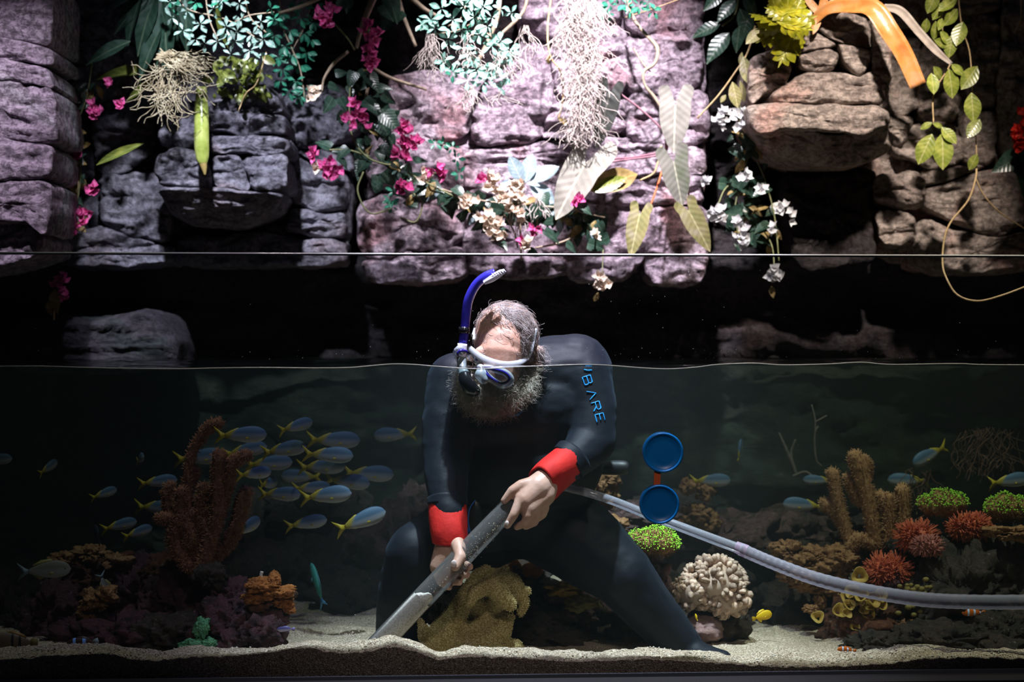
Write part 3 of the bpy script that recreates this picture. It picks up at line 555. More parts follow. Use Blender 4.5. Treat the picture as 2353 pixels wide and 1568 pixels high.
for x, y, k, s in [(752, 38, 9, 24), (848, 68, 4, 16), (865, 88, 4, 12), (846, 128, 8, 20), (815, 236, 2, 8), (830, 280, 6, 22), (930, 305, 6, 18), (925, 345, 7, 22), (760, 392, 9, 22), (716, 355, 3, 10), (1008, 398, 4, 16), (928, 428, 5, 14), (790, 268, 1, 5), (950, 330, 4, 12)]: blob(bv, 'mag', x, y, 1.34, k, s, 16)
blob(bv, 'crm', 720, 213, 1.36, 5, 14, 14); blob(bv, 'crm', 978, 402, 1.34, 4, 14, 15); blob(bv, 'crm', 728, 388, 1.34, 2, 6, 14)
for a, b in [((905, 20), (880, 70)), ((890, -10), (920, 50)), ((845, 170), (870, 205)), ((815, 165), (800, 200)), ((765, 225), (745, 260)), ((780, 225), (800, 255)), ((835, 230), (880, 260)), ((860, 235), (905, 275)), ((860, 205), (900, 200)), ((880, 215), (905, 240)), ((805, 180), (825, 160)), ((790, 255), (775, 280)), ((780, 260), (790, 290)), ((870, 270), (895, 320)), ((880, 260), (920, 300)), ((835, 370), (820, 410)), ((850, 360), (815, 395)), ((800, 340), (770, 365)), ((790, 350), (760, 345)), ((760, 340), (725, 320)), ((880, 330), (905, 365)), ((870, 345), (880, 375)), ((880, 395), (910, 430)), ((865, 400), (875, 440)), ((850, 330), (835, 310)), ((895, 310), (905, 340)), ((790, 0), (770, 30)), ((800, -5), (800, 30)), ((880, 10), (900, 45)), ((930, 30), (910, 50)), ((780, 365), (800, 385)), ((950, 370), (985, 365)), ((930, 380), (950, 400)), ((770, 170), (800, 165)), ((850, 185), (830, 205))]: leaf_to(bv, LM['heart'], a, b, 1.39+rnd.uniform(-0.03, 0.05), 0.5)
for p in along([(820, 160), (850, 260), (870, 340), (920, 400), (1000, 430)], 60): leaf_to(bv, LM['heart' if rnd.random() < 0.85 else 'dry'], (p[0]+rnd.gauss(0, 25), p[1]+rnd.gauss(0, 18)), (p[0]+rnd.gauss(0, 45), p[1]+rnd.gauss(15, 25)), 1.44, 0.6, cap=36)
for x, y in ((915, 390), (905, 440), (895, 460), (900, 475)): whorl(bv, LM['mint' if y < 400 else 'teal'], x, y, 1.35, 5, 22)
for x, y in ((1000, 330), (1020, 330), (1040, 340), (1050, 365), (1055, 400)): whorl(bv, LM['teal'], x, y, 1.38, 5, 18)
# bright mint shrub and its moss
ms = empty('mint_shrub', W(1080, -10, 1.25), 'brightly lit mint green shrub overhanging the pale rock', 'shrub')
for pts in ([(1080, -30, 1.28), (1060, 40, 1.26), (1030, 60, 1.25)], [(1090, -30, 1.28), (1110, 60, 1.26), (1150, 110, 1.25)], [(1100, 40, 1.27), (1080, 120, 1.25), (1120, 180, 1.25)], [(990, 80, 1.26), (1050, 70, 1.26), (1090, 50, 1.26)]): stem(ms, pts, WOOD, 'branch', 1.6)
for x, y, n, s in [(990, 45, 6, 28), (1015, 20, 5, 26), (1040, 45, 5, 28), (1065, 15, 6, 28), (1090, 40, 6, 30), (1060, 70, 5, 26), (1110, 15, 5, 26), (1120, 60, 5, 26), (1100, 80, 6, 26), (1030, 90, 5, 24), (1150, 95, 6, 28), (1170, 115, 6, 28), (1130, 105, 5, 24), (1065, 110, 4, 24), (1080, 125, 6, 26), (1060, 155, 5, 24), (1095, 160, 6, 26), (1120, 165, 6, 26), (1140, 150, 5, 24), (1150, 180, 5, 26), (1075, 185, 5, 26), (1110, 190, 5, 24), (1020, 140, 5, 24), (1040, 165, 5, 24), (1000, 65, 5, 24), (1085, -5, 6, 26), (1150, 20, 5, 22), (1175, 30, 5, 22), (1160, 135, 4, 22), (1150, 200, 3, 20), (1045, -5, 5, 24), (1130, 40, 4, 22), (970, 55, 4, 20)]: whorl(ms, LM['mint'], x, y, 1.24, n, s)
for x, y in ((1025, 135), (1075, 68), (1040, 170), (980, 60), (1115, 88)): whorl(ms, LM['teal'], x, y, 1.25, 4, 20)
MOSS = varied('grey_moss', [(0.34, 0.28, 0.26), (0.56, 0.50, 0.46)], 30, 0.8, bs=0)
for k, (rt, L, c) in enumerate([([(990, 80, 6)], 90, 34), ([(997, 130, 4)], 75, 10), ([(1075, 80, 8), (1080, 110, 8)], 60, 30), ([(1080, 200, 6)], 75, 22), ([(1150, 120, 10), (1165, 120, 8)], 80, 30), ([(1205, 60, 5), (1215, 100, 8)], 80, 20), ([(1150, 210, 4)], 40, 8)]): strands(ms, 'moss_strand', MOSS, rt, L, c, 0.8, 4, 1.24)
sm = empty('spanish_moss', W(1335, -10, 1.3), 'long hanging beard of pale grey moss before the bright wall', 'moss')
rr = [(1335+rnd.uniform(-1, 1)*w, y, 7) for y, w in ((-20, 40), (0, 42), (20, 42), (45, 42), (70, 38), (95, 34), (120, 34), (150, 30), (175, 24), (200, 18), (225, 16), (250, 13), (270, 10)) for _ in range(4)]
strands(sm, 'moss_fibres', MOSS, rr, 85, 640, 0.75, 4.5, 1.3, seg=10)
tv = empty('trailing_twig', W(1265, -10, 1.45), 'thin orange brown twig trailing down beside the grey moss', 'twig')
stem(tv, [(1268, -20, 1.45), (1258, 70, 1.43), (1265, 130, 1.42), (1288, 165, 1.42), (1294, 220, 1.42), (1283, 275, 1.42)], ROOT, r=2.2); leaf_to(tv, LM['dry'], (1283, 272), (1308, 285), 1.41); leaf_to(tv, LM['dry'], (1262, 125), (1258, 148), 1.41)
tv = empty('pale_root', W(1440, -10, 1.5), 'pale knotted root winding down the bright rock wall', 'root')
stem(tv, [(1437, -20, 1.5, 4), (1455, 40, 1.48, 4), (1480, 75, 1.47, 4), (1510, 110, 1.46, 5), (1505, 145, 1.45, 4), (1480, 165, 1.45, 4), (1482, 195, 1.45, 3), (1505, 225, 1.45, 4), (1520, 250, 1.45, 3)], WOOD); stem(tv, [(1455, 110, 1.47, 2), (1480, 150, 1.46, 2), (1495, 165, 1.46, 1.5)], WOOD, 'rootlet'); stem(tv, [(1437, 40, 1.46, 1), (1500, 20, 1.45, 1), (1570, -5, 1.45, 1)], ROOT, 'rootlet')
tu = empty('teal_shrub', W(1440, -20, 1.4), 'small teal leaved shrub tips above the knotted pale root', 'shrub')
stem(tu, [(1450, -50, 1.42), (1450, 10, 1.4)], WOOD, r=2)
for x, y in ((1400, 10), (1415, -5), (1440, 10), (1470, 15), (1490, 5), (1500, 25), (1395, 35), (1450, 25)): whorl(tu, LM['teal'], x, y, 1.4, 5, 20)
# arrowhead philodendron
def arrow(parent, j, tip, la, lb, mat, y, w=0.25, dy=0.0):
    J = W(*j, y); T = W(*tip, y+dy); d = T-J; L = np.linalg.norm(d); mb = MB()
    nrm = V(rnd.gauss(0, 0.12), -1, 0.35); B = np.array(basis(d, nrm))
    O = [(1, 0), (.93, .04), (.82, .09), (.66, .14), (.48, .18), (.30, .20), (.12, .205), (-.04, .215), (-.18, .245), (-.29, .245), (-.37, .20), (-.39, .13)]
    I = [(1, 0), (.93, 0), (.82, 0), (.66, 0), (.48, 0), (.30, 0), (.12, 0), (0, .002), (-.08, .028), (-.17, .048), (-.27, .07), (-.36, .10)]
    for s, e in ((-1, la), (1, lb)):
        E = (W(*e, y)-J)@B/L; kx = np.hypot(*E[:2])/0.46; vs = []
        for k, ((ox, oy), (ix, iy)) in enumerate(zip(O, I)):
            for t in (0, 0.35, 0.7, 1.0):
                x, yy = ix+(ox-ix)*t, iy+(oy-iy)*t; sx = kx if x < 0 else 1; vs.append((x*sx, s*yy*w/0.2*(0.5+0.5*kx if x < 0 else 1), 0.10*t*yy*2-0.10*max(x, 0)**2+0.012*math.sin(14*x)*t))
        mb.add(np.array(vs), [(k*4+q, (k+1)*4+q, (k+1)*4+q+1, k*4+q+1) for k in range(len(O)-1) for q in range(3)])
    return inst('leaf', mesh('leaf', (np.vstack(mb.v), mb.f), mat), J, basis(d, nrm), L, parent)
ph = empty('philodendron', W(1530, 370, 1.5), 'arrowhead plant with long pale spear shaped leaves against bright rock', 'plant')
arrow(ph, (1400, 215), (1370, 342), (1384, 176), (1426, 186), G_ADARK, 1.40, 0.22)
arrow(ph, (1552, 234), (1548, 352), (1522, 200), (1590, 204), G_PALE, 1.38, 0.30)
arrow(ph, (1548, 372), (1568, 474), (1504, 358), (1578, 334), G_AGRN, 1.37, 0.30)
arrow(ph, (1470, 492), (1448, 592), (1452, 464), (1496, 468), G_AYEL, 1.38, 0.24)
arrow(ph, (1582, 484), (1634, 578), (1553, 462), (1614, 466), G_AYEL, 1.37, 0.24)
arrow(ph, (1345, 374), (1276, 504), (1320, 324), (1416, 330), G_PALE, 1.34, 0.28)
leaf_to(ph, LM['dry'], (1358, 440), (1468, 388), 1.36, 0.2, 'old_leaf', 0.9); leaf_to(ph, LM['dry'], (1350, 440), (1385, 380), 1.37, 0.2, 'old_leaf', 0.9); leaf_to(ph, LM['hoya'], (1362, 442), (1440, 405), 1.35, 0.2, 'old_leaf', 0.8)
for pts, m in (([(1424, 215, 1.42), (1480, 258, 1.45), (1525, 305, 1.47), (1530, 350, 1.5)], MAUVE), ([(1388, 374, 1.36), (1450, 366, 1.42), (1510, 358, 1.48), (1530, 352, 1.5)], MAUVE), ([(1390, 366, 1.38), (1450, 362, 1.43), (1520, 350, 1.5)], MAUVE), ([(1496, 470, 1.4), (1510, 430, 1.44), (1520, 395, 1.48), (1525, 355, 1.5)], varied('red_stem', [(0.4, 0.06, 0.02), (0.55, 0.15, 0.05)], 40)), ([(1552, 236, 1.38), (1545, 300, 1.44), (1530, 350, 1.5)], MAUVE), ([(1582, 482, 1.38), (1578, 420, 1.44), (1535, 360, 1.5)], MAUVE), ([(1520, 335, 1.5), (1510, 380, 1.49), (1500, 400, 1.49), (1470, 415, 1.49)], ROOT)): stem(ph, pts, m, 'petiole', 2.4)
# blue-grey umbrella leaves and cream flowers below
ul = empty('umbrella_plant', W(1200, 440, 1.45), 'blue grey umbrella leaves rising from the cream blossoms', 'plant')
stem(ul, [(1200, 470, 1.5), (1202, 440, 1.47), (1205, 415, 1.45)], VINE, r=2)
for b, w in (((1172, 358), 1.0), ((1222, 352), 1.0), ((1284, 378), 0.9), ((1150, 420), 0.8), ((1278, 470), 1.0), ((1240, 425), 0.7)): leaf_to(ul, LM['blue'], (1205+(b[0]-1205)*0.15, 420), b, 1.42, 0.25, 'leaf', w*1.25)
cb = empty('cream_flower_bush', W(1160, 590, 1.45), 'trailing bush of cream and orange blossoms along the lower bright wall', 'bush')
for pts in ([(1000, 430, 1.42), (1100, 460, 1.4), (1200, 470, 1.4), (1300, 480, 1.4), (1390, 500, 1.4)], [(1190, 430, 1.4), (1195, 520, 1.39), (1198, 600, 1.39)], [(1230, 470, 1.4), (1235, 520, 1.39), (1228, 545, 1.39)], [(1230, 570, 1.39), (1280, 560, 1.39), (1320, 545, 1.39)], [(1150, 480, 1.4), (1180, 530, 1.4), (1190, 570, 1.4)]): stem(cb, pts, WOOD, 'branch', 2.2)
for x, y, k, s in [(1080, 465, 6, 20), (1130, 415, 5, 18), (1185, 420, 3, 14), (1160, 450, 5, 18), (1185, 470, 6, 22), (1110, 505, 4, 18), (1140, 530, 6, 22), (1130, 515, 4, 12), (1190, 490, 3, 12), (1215, 560, 2, 10), (1370, 540, 2, 8)]: blob(cb, 'crm', x, y, 1.34, k, s, 15, 5)
for x, y, k, s in [(1110, 415, 2, 8), (1325, 460, 3, 10), (1225, 525, 3, 10), (1200, 555, 2, 8)]: blob(cb, 'mag', x, y, 1.35, k, s, 14)
for p in along([(990, 440), (1080, 470), (1180, 480), (1260, 480), (1340, 500), (1380, 530)], 130): leaf_to(cb, LM[rnd.choice(['heart', 'heart', 'heart', 'dry', 'heart', 'blue'])], (p[0]+rnd.gauss(0, 15), p[1]+rnd.gauss(5, 22)), (p[0]+rnd.gauss(0, 30), p[1]+rnd.gauss(25, 28)), 1.43+rnd.uniform(-0.05, 0.03), 0.6, cap=36)
for a, b in [((1320, 480), (1290, 500)), ((1330, 470), (1360, 490)), ((1240, 470), (1225, 510)), ((1300, 560), (1330, 580)), ((1250, 530), (1290, 555)), ((1215, 575), (1240, 590)), ((1350, 560), (1390, 572)), ((1150, 558), (1165, 572))]: leaf_to(cb, LM['heart'], a, b, 1.36, 0.5)
for k, rt in enumerate([[(1194, 440, 3)], [(1234, 455, 3)]]): strands(cb, 'moss_strand', MOSS, rt, 125 if k == 0 else 60, 14, 0.9, 2.5, 1.36)
cf = empty('cream_blossom', W(1383, 600, 1.3), 'small hanging spray of peach blossoms just below the acrylic rim', 'flower')
stem(cf, [(1386, 575, 1.36), (1384, 620, 1.32), (1383, 650, 1.3)], VINE, r=1.2); blob(cf, 'crm', 1383, 650, 1.28, 5, 17, 16, 4); leaf_to(cf, LM['dry'], (1375, 672), (1366, 695), 1.3)
# white flowering vine
wv = empty('white_flower_vine', W(1700, 240, 1.6), 'dark leaved vine with white flower clusters in the shaded crevice', 'vine')
for pts in ([(1720, 150, 1.6), (1700, 260, 1.58), (1720, 350, 1.55), (1690, 470, 1.5), (1700, 560, 1.5)], [(1740, 370, 1.55), (1760, 420, 1.53), (1780, 500, 1.5), (1790, 600, 1.45)], [(1720, 400, 1.55), (1670, 430, 1.52), (1650, 470, 1.5)], [(1755, 530, 1.5), (1775, 570, 1.47), (1780, 640, 1.42)]): stem(wv, pts, VINE, 'shoot', 1.6)
for x, y, k, s in [(1655, 275, 7, 20), (1698, 272, 6, 20), (1712, 402, 4, 12), (1750, 436, 2, 10), (1650, 495, 8, 24), (1706, 540, 8, 24), (1700, 510, 2, 8), (1800, 475, 4, 16), (1820, 500, 2, 12), (1775, 527, 2, 8), (1620, 415, 2, 9)]: blob(wv, 'wht', x, y, 1.44, k, s, 14, 4)
blob(wv, 'wht', 1778, 632, 1.38, 5, 16, 17, 3); leaf_to(wv, LM['dry'], (1773, 658), (1776, 680), 1.39)
for p in along([(1720, 300), (1720, 370), (1700, 440), (1720, 500), (1760, 560)], 75): leaf_to(wv, LM['heart' if rnd.random() < 0.8 else 'dry'], (p[0]+rnd.gauss(0, 32), p[1]+rnd.gauss(0, 15)), (p[0]+rnd.gauss(0, 48), p[1]+rnd.gauss(15, 20)), 1.52+rnd.uniform(-0.04, 0.04), 0.6, cap=40)
yl = empty('tan_twig', W(1720, 120, 1.45), 'thin tan twig with hanging pale yellow leaves beside the brown boulder', 'twig')
stem(yl, [(1735, 60, 1.5), (1718, 120, 1.46), (1690, 165, 1.45), (1650, 220, 1.45), (1602, 272, 1.46)], ROOT, r=2.0)
for a, b, w in [((1683, 188), (1695, 248), 1.0), ((1708, 130), (1720, 192), 0.9), ((1700, 185), (1712, 235), 0.7), ((1755, 65), (1715, 98), 1.0), ((1668, 218), (1655, 235), 1.4), ((1705, 120), (1700, 150), 0.8)]: leaf_to(yl, mesh('leaf', leafdata('ell', 0.24, 0.1, 0.1), G_AYEL), a, b, 1.42, 0.25, 'leaf', w)
dl = empty('dark_leaf_plant', W(1680, -20, 1.55), 'dark long leaved plant in shadow above the shaded crevice', 'plant')
stem(dl, [(1700, -40, 1.6), (1690, 30, 1.57), (1660, 60, 1.55)], VINE, r=2)
for a, b in [((1675, 75), (1622, 138)), ((1655, 55), (1588, 80)), ((1690, 0), (1648, 45)), ((1700, 20), (1730, 90)), ((1710, -10), (1740, 40)), ((1660, -20), (1620, 20)), ((1700, 60), (1690, 120)), ((1720, 40), (1700, 100))]: leaf_to(dl, LM['dark'], a, b, 1.52, 0.3, 'leaf', 1.2)
# fern, orange strap, hoya, red flower
FR = MB()
for t, sz in ((0.18, 0.30), (0.38, 0.34), (0.58, 0.30), (0.76, 0.2)):
    for s in (-1, 1):
        B = np.array(basis((0.5, s*0.85, 0), (0, 0, 1))); d = leafdata('ell', 0.34, 0.1, 0.3, 5); FR.add((d[0]*sz*1.1)@B.T+[t, 0, -0.15*t*t], d[1])
d = leafdata('lance', 0.11, 0.1, 0.15, 8); FR.add(*d)
FERN = mesh('frond', (np.vstack(FR.v), FR.f), G_YEL)
fe = empty('yellow_fern', W(1800, 40, 1.3), 'yellow green lobed fern growing on top of the brown boulder', 'fern')
stem(fe, [(1830, 80, 1.36), (1815, 60, 1.33), (1800, 45, 1.3)], VINE, r=4)
for b in [(1725, 20), (1740, 45), (1735, 70), (1760, 10), (1790, 0), (1830, 5), (1865, 15), (1850, 40), (1880, 35), (1760, 85), (1740, 95), (1790, 150), (1840, 120), (1800, 100), (1870, 70), (1810, -15), (1770, -10), (1775, 60), (1845, -10), (1795, 45)]: leaf_to(fe, FERN, (1805+rnd.gauss(0, 12), 48+rnd.gauss(0, 8)), b, 1.27+rnd.uniform(-0.07, 0.05), 0.45, 'frond', 1.0)
OR = varied('orange_strap', [(0.30, 0.10, 0.02), (0.42, 0.18, 0.05), (0.42, 0.22, 0.12)], 18, 0.3, 0.6)
br = empty('bromeliad', W(1890, 20, 1.35), 'bromeliad with one long glossy orange strap leaf bending over the boulder', 'plant')
ribbon(br, [(1860, 60, 1.34, 8), (1900, 22, 1.3, 14), (1960, 14, 1.26, 20), (2005, 22, 1.22, 24), (2040, 70, 1.2, 24), (2075, 125, 1.2, 22), (2108, 198, 1.2, 20)], OR, 'strap_leaf', 0.45, 1)
ribbon(br, [(2030, 18, 1.32, 8), (2068, 28, 1.3, 11), (2110, 75, 1.3, 10), (2150, 118, 1.3, 9), (2186, 148, 1.3, 4)], varied('dry_grey_leaf', [(0.22, 0.18, 0.15), (0.38, 0.33, 0.29)], 30, 0.6), 'dry_leaf', 0.8, 1)
for b in ((1850, -10), (1900, -20), (1960, -25), (1870, 75)): leaf_to(br, mesh('leaf', leafdata('strap', 0.12, 0.2, 0.2), OR), (1885, 35), b, 1.33, 0.2, 'strap_leaf', 1.3)
ho = empty('hoya_vine', W(2180, -20, 1.35), 'hanging vine of thick olive yellow leaves on the right rock', 'vine')
for pts in ([(2170, -30, 1.36), (2165, 60, 1.35), (2182, 130, 1.35), (2180, 155, 1.34), (2146, 215, 1.33), (2145, 285, 1.32)], [(2200, -30, 1.36), (2210, 60, 1.35), (2228, 120, 1.34), (2235, 210, 1.33), (2240, 280, 1.33), (2244, 350, 1.33), (2244, 400, 1.33)]): stem(ho, pts, ROOT, 'stem', 1.5)
for a, b in [((2170, 5), (2142, 45)), ((2195, 0), (2158, 22)), ((2200, 20), (2172, 58)), ((2130, 42), (2125, 78)), ((2150, 48), (2148, 92)), ((2165, 42), (2158, 68)), ((2212, 50), (2197, 102)), ((2160, 70), (2184, 104)), ((2146, 92), (2184, 106)), ((2188, 80), (2180, 132)), ((2145, 153), (2166, 182)), ((2140, 168), (2148, 214)), ((2180, 158), (2192, 226)), ((2185, 148), (2217, 172)), ((2246, 152), (2211, 203)), ((2232, 213), (2238, 280)), ((2252, 274), (2224, 314)), ((2142, 282), (2114, 296)), ((2143, 284), (2168, 292)), ((2163, 293), (2199, 328)), ((2142, 308), (2110, 376)), ((2165, 306), (2169, 388)), ((2246, 354), (2226, 391)), ((2155, -20), (2130, 30)), ((2185, -25), (2195, 12))]: leaf_to(ho, LM['hoya'], a, b, 1.31, 0.25, 'leaf', 1.15)
rt = empty('hanging_root', W(2244, 400, 1.3), 'long thin tan root looping down to the waterline on the right', 'root')
stem(rt, [(2244, 385, 1.33), (2242, 410, 1.3), (2225, 460, 1.25), (2185, 510, 1.2), (2170, 550, 1.1), (2166, 605, 0.9), (2175, 640, 0.85), (2200, 678, 0.82), (2245, 692, 0.8), (2300, 680, 0.8), (2380, 650, 0.8)], ROOT, r=2.3); stem(rt, [(2242, 410, 1.3), (2262, 450, 1.3), (2300, 490, 1.3), (2370, 535, 1.3)], ROOT, 'rootlet', 1.8); stem(rt, [(2346, -10, 1.3), (2345, 50, 1.3), (2330, 75, 1.3)], ROOT, 'rootlet', 1.5)
rf = empty('red_flower', W(2350, 300, 1.35), 'bright red blossom peeking out beside the right rock', 'flower')
stem(rf, [(2400, 420, 1.4), (2380, 340, 1.38), (2355, 300, 1.36)], VINE, r=2); blob(rf, 'red', 2350, 315, 1.32, 10, 26, 17, 4); blob(rf, 'red', 2356, 260, 1.34, 5, 16, 14, 4)
for i in range(10): leaf_to(rf, LM['heart'], (2350+rnd.gauss(0, 12), 360), (2350+rnd.gauss(0, 30), 400+rnd.gauss(0, 30)), 1.38)
# flower lying by the boulder
pf = empty('pink_blossom', W(128, 725, 1.3), 'upright magenta flower stalk standing on the low purple boulder', 'flower')
stem(pf, [(124, 735, 1.5), (126, 700, 1.46), (135, 665, 1.42)], ROOT, r=2.2); blob(pf, 'mag', 138, 650, 1.4, 7, 20, 13); blob(pf, 'mag', 148, 678, 1.4, 4, 10, 12)
for a, b in (((128, 665), (118, 722)), ((132, 670), (125, 715)), ((112, 690), (112, 722))): leaf_to(pf, LM['dry'], a, b, 1.42)
# ------------------------------------------------------------------ reef
def fuse(caps, voxel, smooth=4, disp=None):       # tapered capsules (p0, r0, p1, r1) -> one continuous surface
    mb = MB(); iv, jf = ICO[2]
    for p0, r0, p1, r1 in caps:
        p0, p1 = V(*p0), V(*p1); d = p1-p0; L = np.linalg.norm(d)
        if L < 1e-6: mb.add(iv*r0+p0, jf); continue
        t = d/L; P = []; R = []
        for a in np.linspace(-math.pi/2, 0, 6): P.append(p0+t*r0*math.sin(a)); R.append(max(r0*math.cos(a), r0*0.04))
        for a in np.linspace(0, math.pi/2, 6): P.append(p1+t*r1*math.sin(a)); R.append(max(r1*math.cos(a), r1*0.04))
        P = np.array(P); s = (P-p0)@t; o = np.argsort(s, kind='stable'); mb.tube(P[o]+1e-6*np.arange(12)[:, None]*t, np.array(R)[o], 16)
    me = bpy.data.meshes.new('tmp'); me.from_pydata(np.vstack(mb.v).tolist(), [], mb.f); me.update()
    o = bpy.data.objects.new('tmp', me); COL.objects.link(o)
    m = o.modifiers.new('r', 'REMESH'); m.mode = 'VOXEL'; m.voxel_size = voxel
    if smooth: s = o.modifiers.new('s', 'SMOOTH'); s.iterations = smooth; s.factor = 0.5
    dg = bpy.context.evaluated_depsgraph_get(); e = o.evaluated_get(dg).to_mesh()
    n = len(e.vertices); co = np.empty(n*3); e.vertices.foreach_get('co', co); co = co.reshape(-1, 3).copy(); nr = np.empty(n*3); e.vertices.foreach_get('normal', nr); nr = nr.reshape(-1, 3).copy()
    f = [tuple(p.vertices) for p in e.polygons]; o.evaluated_get(dg).to_mesh_clear(); bpy.data.objects.remove(o); bpy.data.meshes.remove(me)
    return co, f, nr
def pc(L):                                        # pixel capsules: ((px, py, y, r), (px, py, y, r))
    return [(W(*a[:3]), M(a[3], a[2]), W(*b[:3]), M(b[3], b[2])) for a, b in L]
def chain(*pts): return [(a, b) for a, b in zip(pts[:-1], pts[1:])]
def livemat(name, cols, scale=9, bs=1.0, white=0.25, spots=(0.55, 0.48, 0.45)):
    m, nt, b = base(name, 0.7, 0.35); vec = nt.nodes.new('ShaderNodeNewGeometry').outputs['Position']
    f = noise(nt, vec, scale, 6, 0.65, 1.0); k = len(cols); c = ramp(nt, f, [(0.30+0.40*i/(k-1), q) for i, q in enumerate(cols)])
    g = noise(nt, vec, scale*5, 5, 0.7, 0.5); c = mixc(nt, c, spots, ramp(nt, g, [(0.62, (0, 0, 0)), (0.70, (white*2,)*3)]))
    nt.links.new(c, b.inputs['Base Color']); h = noise(nt, vec, 55, 7, 0.75, 0.8); bump(nt, b, h, bs, 0.03); return m
LIVE = [livemat('live_rock_purple', [(0.02, 0.015, 0.016), (0.09, 0.035, 0.045), (0.20, 0.07, 0.09), (0.07, 0.055, 0.035)], 13, white=0.35), livemat('live_rock_rust', [(0.02, 0.014, 0.01), (0.13, 0.045, 0.022), (0.26, 0.09, 0.04), (0.08, 0.06, 0.035)], 13, white=0.3),
        livemat('live_rock_dark', [(0.012, 0.012, 0.01), (0.055, 0.045, 0.034), (0.11, 0.07, 0.05), (0.05, 0.055, 0.04)], 13, white=0.3), livemat('live_rock_pink', [(0.05, 0.04, 0.035), (0.15, 0.09, 0.075), (0.32, 0.17, 0.16), (0.09, 0.08, 0.05)], 12, white=0.3)]
def lump(name, px, py, rx, ry, y, mat, seed, rough=0.30, ry3=None, sub=4, parent=None, rz=None):
    v, f = ICO[sub]; k = fbm(v+seed*3.1, 1.6, 4, seed, 0.6); k2 = fbm(v+seed, 5, 4, seed+5, 0.6); k3 = np.abs(fbm(v+seed*2, 3.2, 3, seed+8))
    A = v*(1+rough*k+rough*0.42*k2-rough*0.5*np.clip(0.22-k3, 0, 1)/0.22)[:, None]; c = W(px, py, y)
    A = A*[M(rx, y), M(ry3 if ry3 else (rx+ry)/2, y), M(ry, y)]+c
    return new(name, A, f, mat, parent)
ROCKLAB = {(1990, 1440): 'rusty live rock under the yellow brown scroll coral', (2090, 1420): 'dark live rock right behind the olive button polyps', (2210, 1370): 'tall dark live rock in the right reef beside the hose clownfish', (2010, 1490): 'low dark live rock beside the clownfish near the sand', (2170, 1480): 'long low dark live rock lying on sand under the hose clownfish', (2130, 1290): 'dark live rock carrying the rose coloured anemone', (2260, 1270): 'flat dark live rock carrying the large orange red anemone', (2060, 1350): 'purple live rock behind the deep red soft coral', (2040, 1240): 'dark live rock at the base of the tan finger coral', (150, 1432): 'dark purple live rock just below the speckled rabbitfish', (60, 1440): 'isolated dark live rock beyond the brown barred fish', (235, 1340): 'rusty live rock topped with rust brown crusting coral', (410, 1465): 'grey live rock behind the frilly green mushroom corals', (520, 1445): 'purple live rock next to the orange sponge pedestal', (380, 1330): 'rusty live rock at the base of the tall brown coral', (540, 1380): 'purple live rock between the tall coral base and orange sponge', (890, 1240): 'pinkish dim rock behind the fish angled upward', (960, 1180): 'pinkish dim rock partly behind the diver arm', (1475, 1345): 'brown rock stump carrying the bright yellow green star polyps', (1410, 1215): 'brown rock under the orange knobbly soft coral at diver hip'}
def rocks(L, label, group, cat='rock'):
    for i, (px, py, rx, ry, y, k) in enumerate(L): tag(lump('reef_rock', px, py, rx, ry, y, LIVE[k], int(px+py), 0.34, sub=5 if y < 1.05 else 4), ROCKLAB.get((px, py), label), cat, group)
rocks([(150, 1432, 80, 85, .80, 0), (60, 1440, 60, 60, .95, 2), (235, 1340, 95, 70, .85, 1), (330, 1385, 95, 95, .82, 0), (430, 1375, 85, 80, .78, 0), (300, 1470, 100, 55, .62, 0), (200, 1470, 80, 50, .66, 0), (410, 1465, 90, 52, .58, 2), (520, 1445, 80, 65, .56, 0), (380, 1330, 60, 50, .8, 1), (540, 1380, 55, 50, .62, 0)], 'dark purple encrusted live rock in the pile under the tall brown coral', 'live rocks under the tall brown coral')
for q in ((40, 1355, 110, 75, 1.3), (-60, 1400, 90, 90, 1.1)): tag(lump('reef_rock', *q, LIVE[2], int(q[0]+500), 0.3), 'added dark rock mound over lit sand far behind the speckled rabbitfish', 'rock', 'added dark rocks behind the rabbitfish')  # two dark mounds added to cover far sand that came out lit
tag(lump('reef_rock', 487, 1322, 34, 30, .60, LIVE[2], 91, 0.4), 'small white tipped live rock on top of the dark rock pile', 'rock')
tag(lump('reef_rock', 605, 1450, 55, 45, .50, LIVE[0], 93, 0.35), 'dark rock pedestal beneath the orange sponge beside open sand', 'rock')
rocks([(640, 1330, 130, 90, 1.55, 2), (780, 1330, 150, 120, 1.65, 2), (890, 1240, 90, 80, 1.5, 3), (720, 1180, 120, 60, 1.7, 2), (560, 1250, 120, 90, 1.75, 2), (840, 1400, 110, 80, 1.3, 2), (960, 1180, 70, 60, 1.55, 3)], 'dim live rock behind the school of yellowtail fish', 'dim rocks behind the fish school')
rocks([(1205, 1350, 85, 55, .85, 2), (1010, 1385, 60, 50, .80, 2), (1060, 1420, 60, 60, .75, 2), (1310, 1400, 80, 60, .78, 3), (1250, 1440, 120, 60, .75, 2), (1390, 1420, 80, 70, .82, 2)], 'shadowed live rock seen between the diver legs', 'rocks between the diver legs')
rocks([(1475, 1345, 62, 80, .62, 3), (1500, 1440, 70, 60, .66, 2), (1415, 1330, 50, 90, .85, 3), (1410, 1215, 55, 35, .95, 3), (1480, 1185, 70, 30, .98, 3), (1630, 1440, 90, 50, .95, 2)], 'brown encrusted live rock beside the diver leg and knobbly coral', 'rocks beside the diver leg')
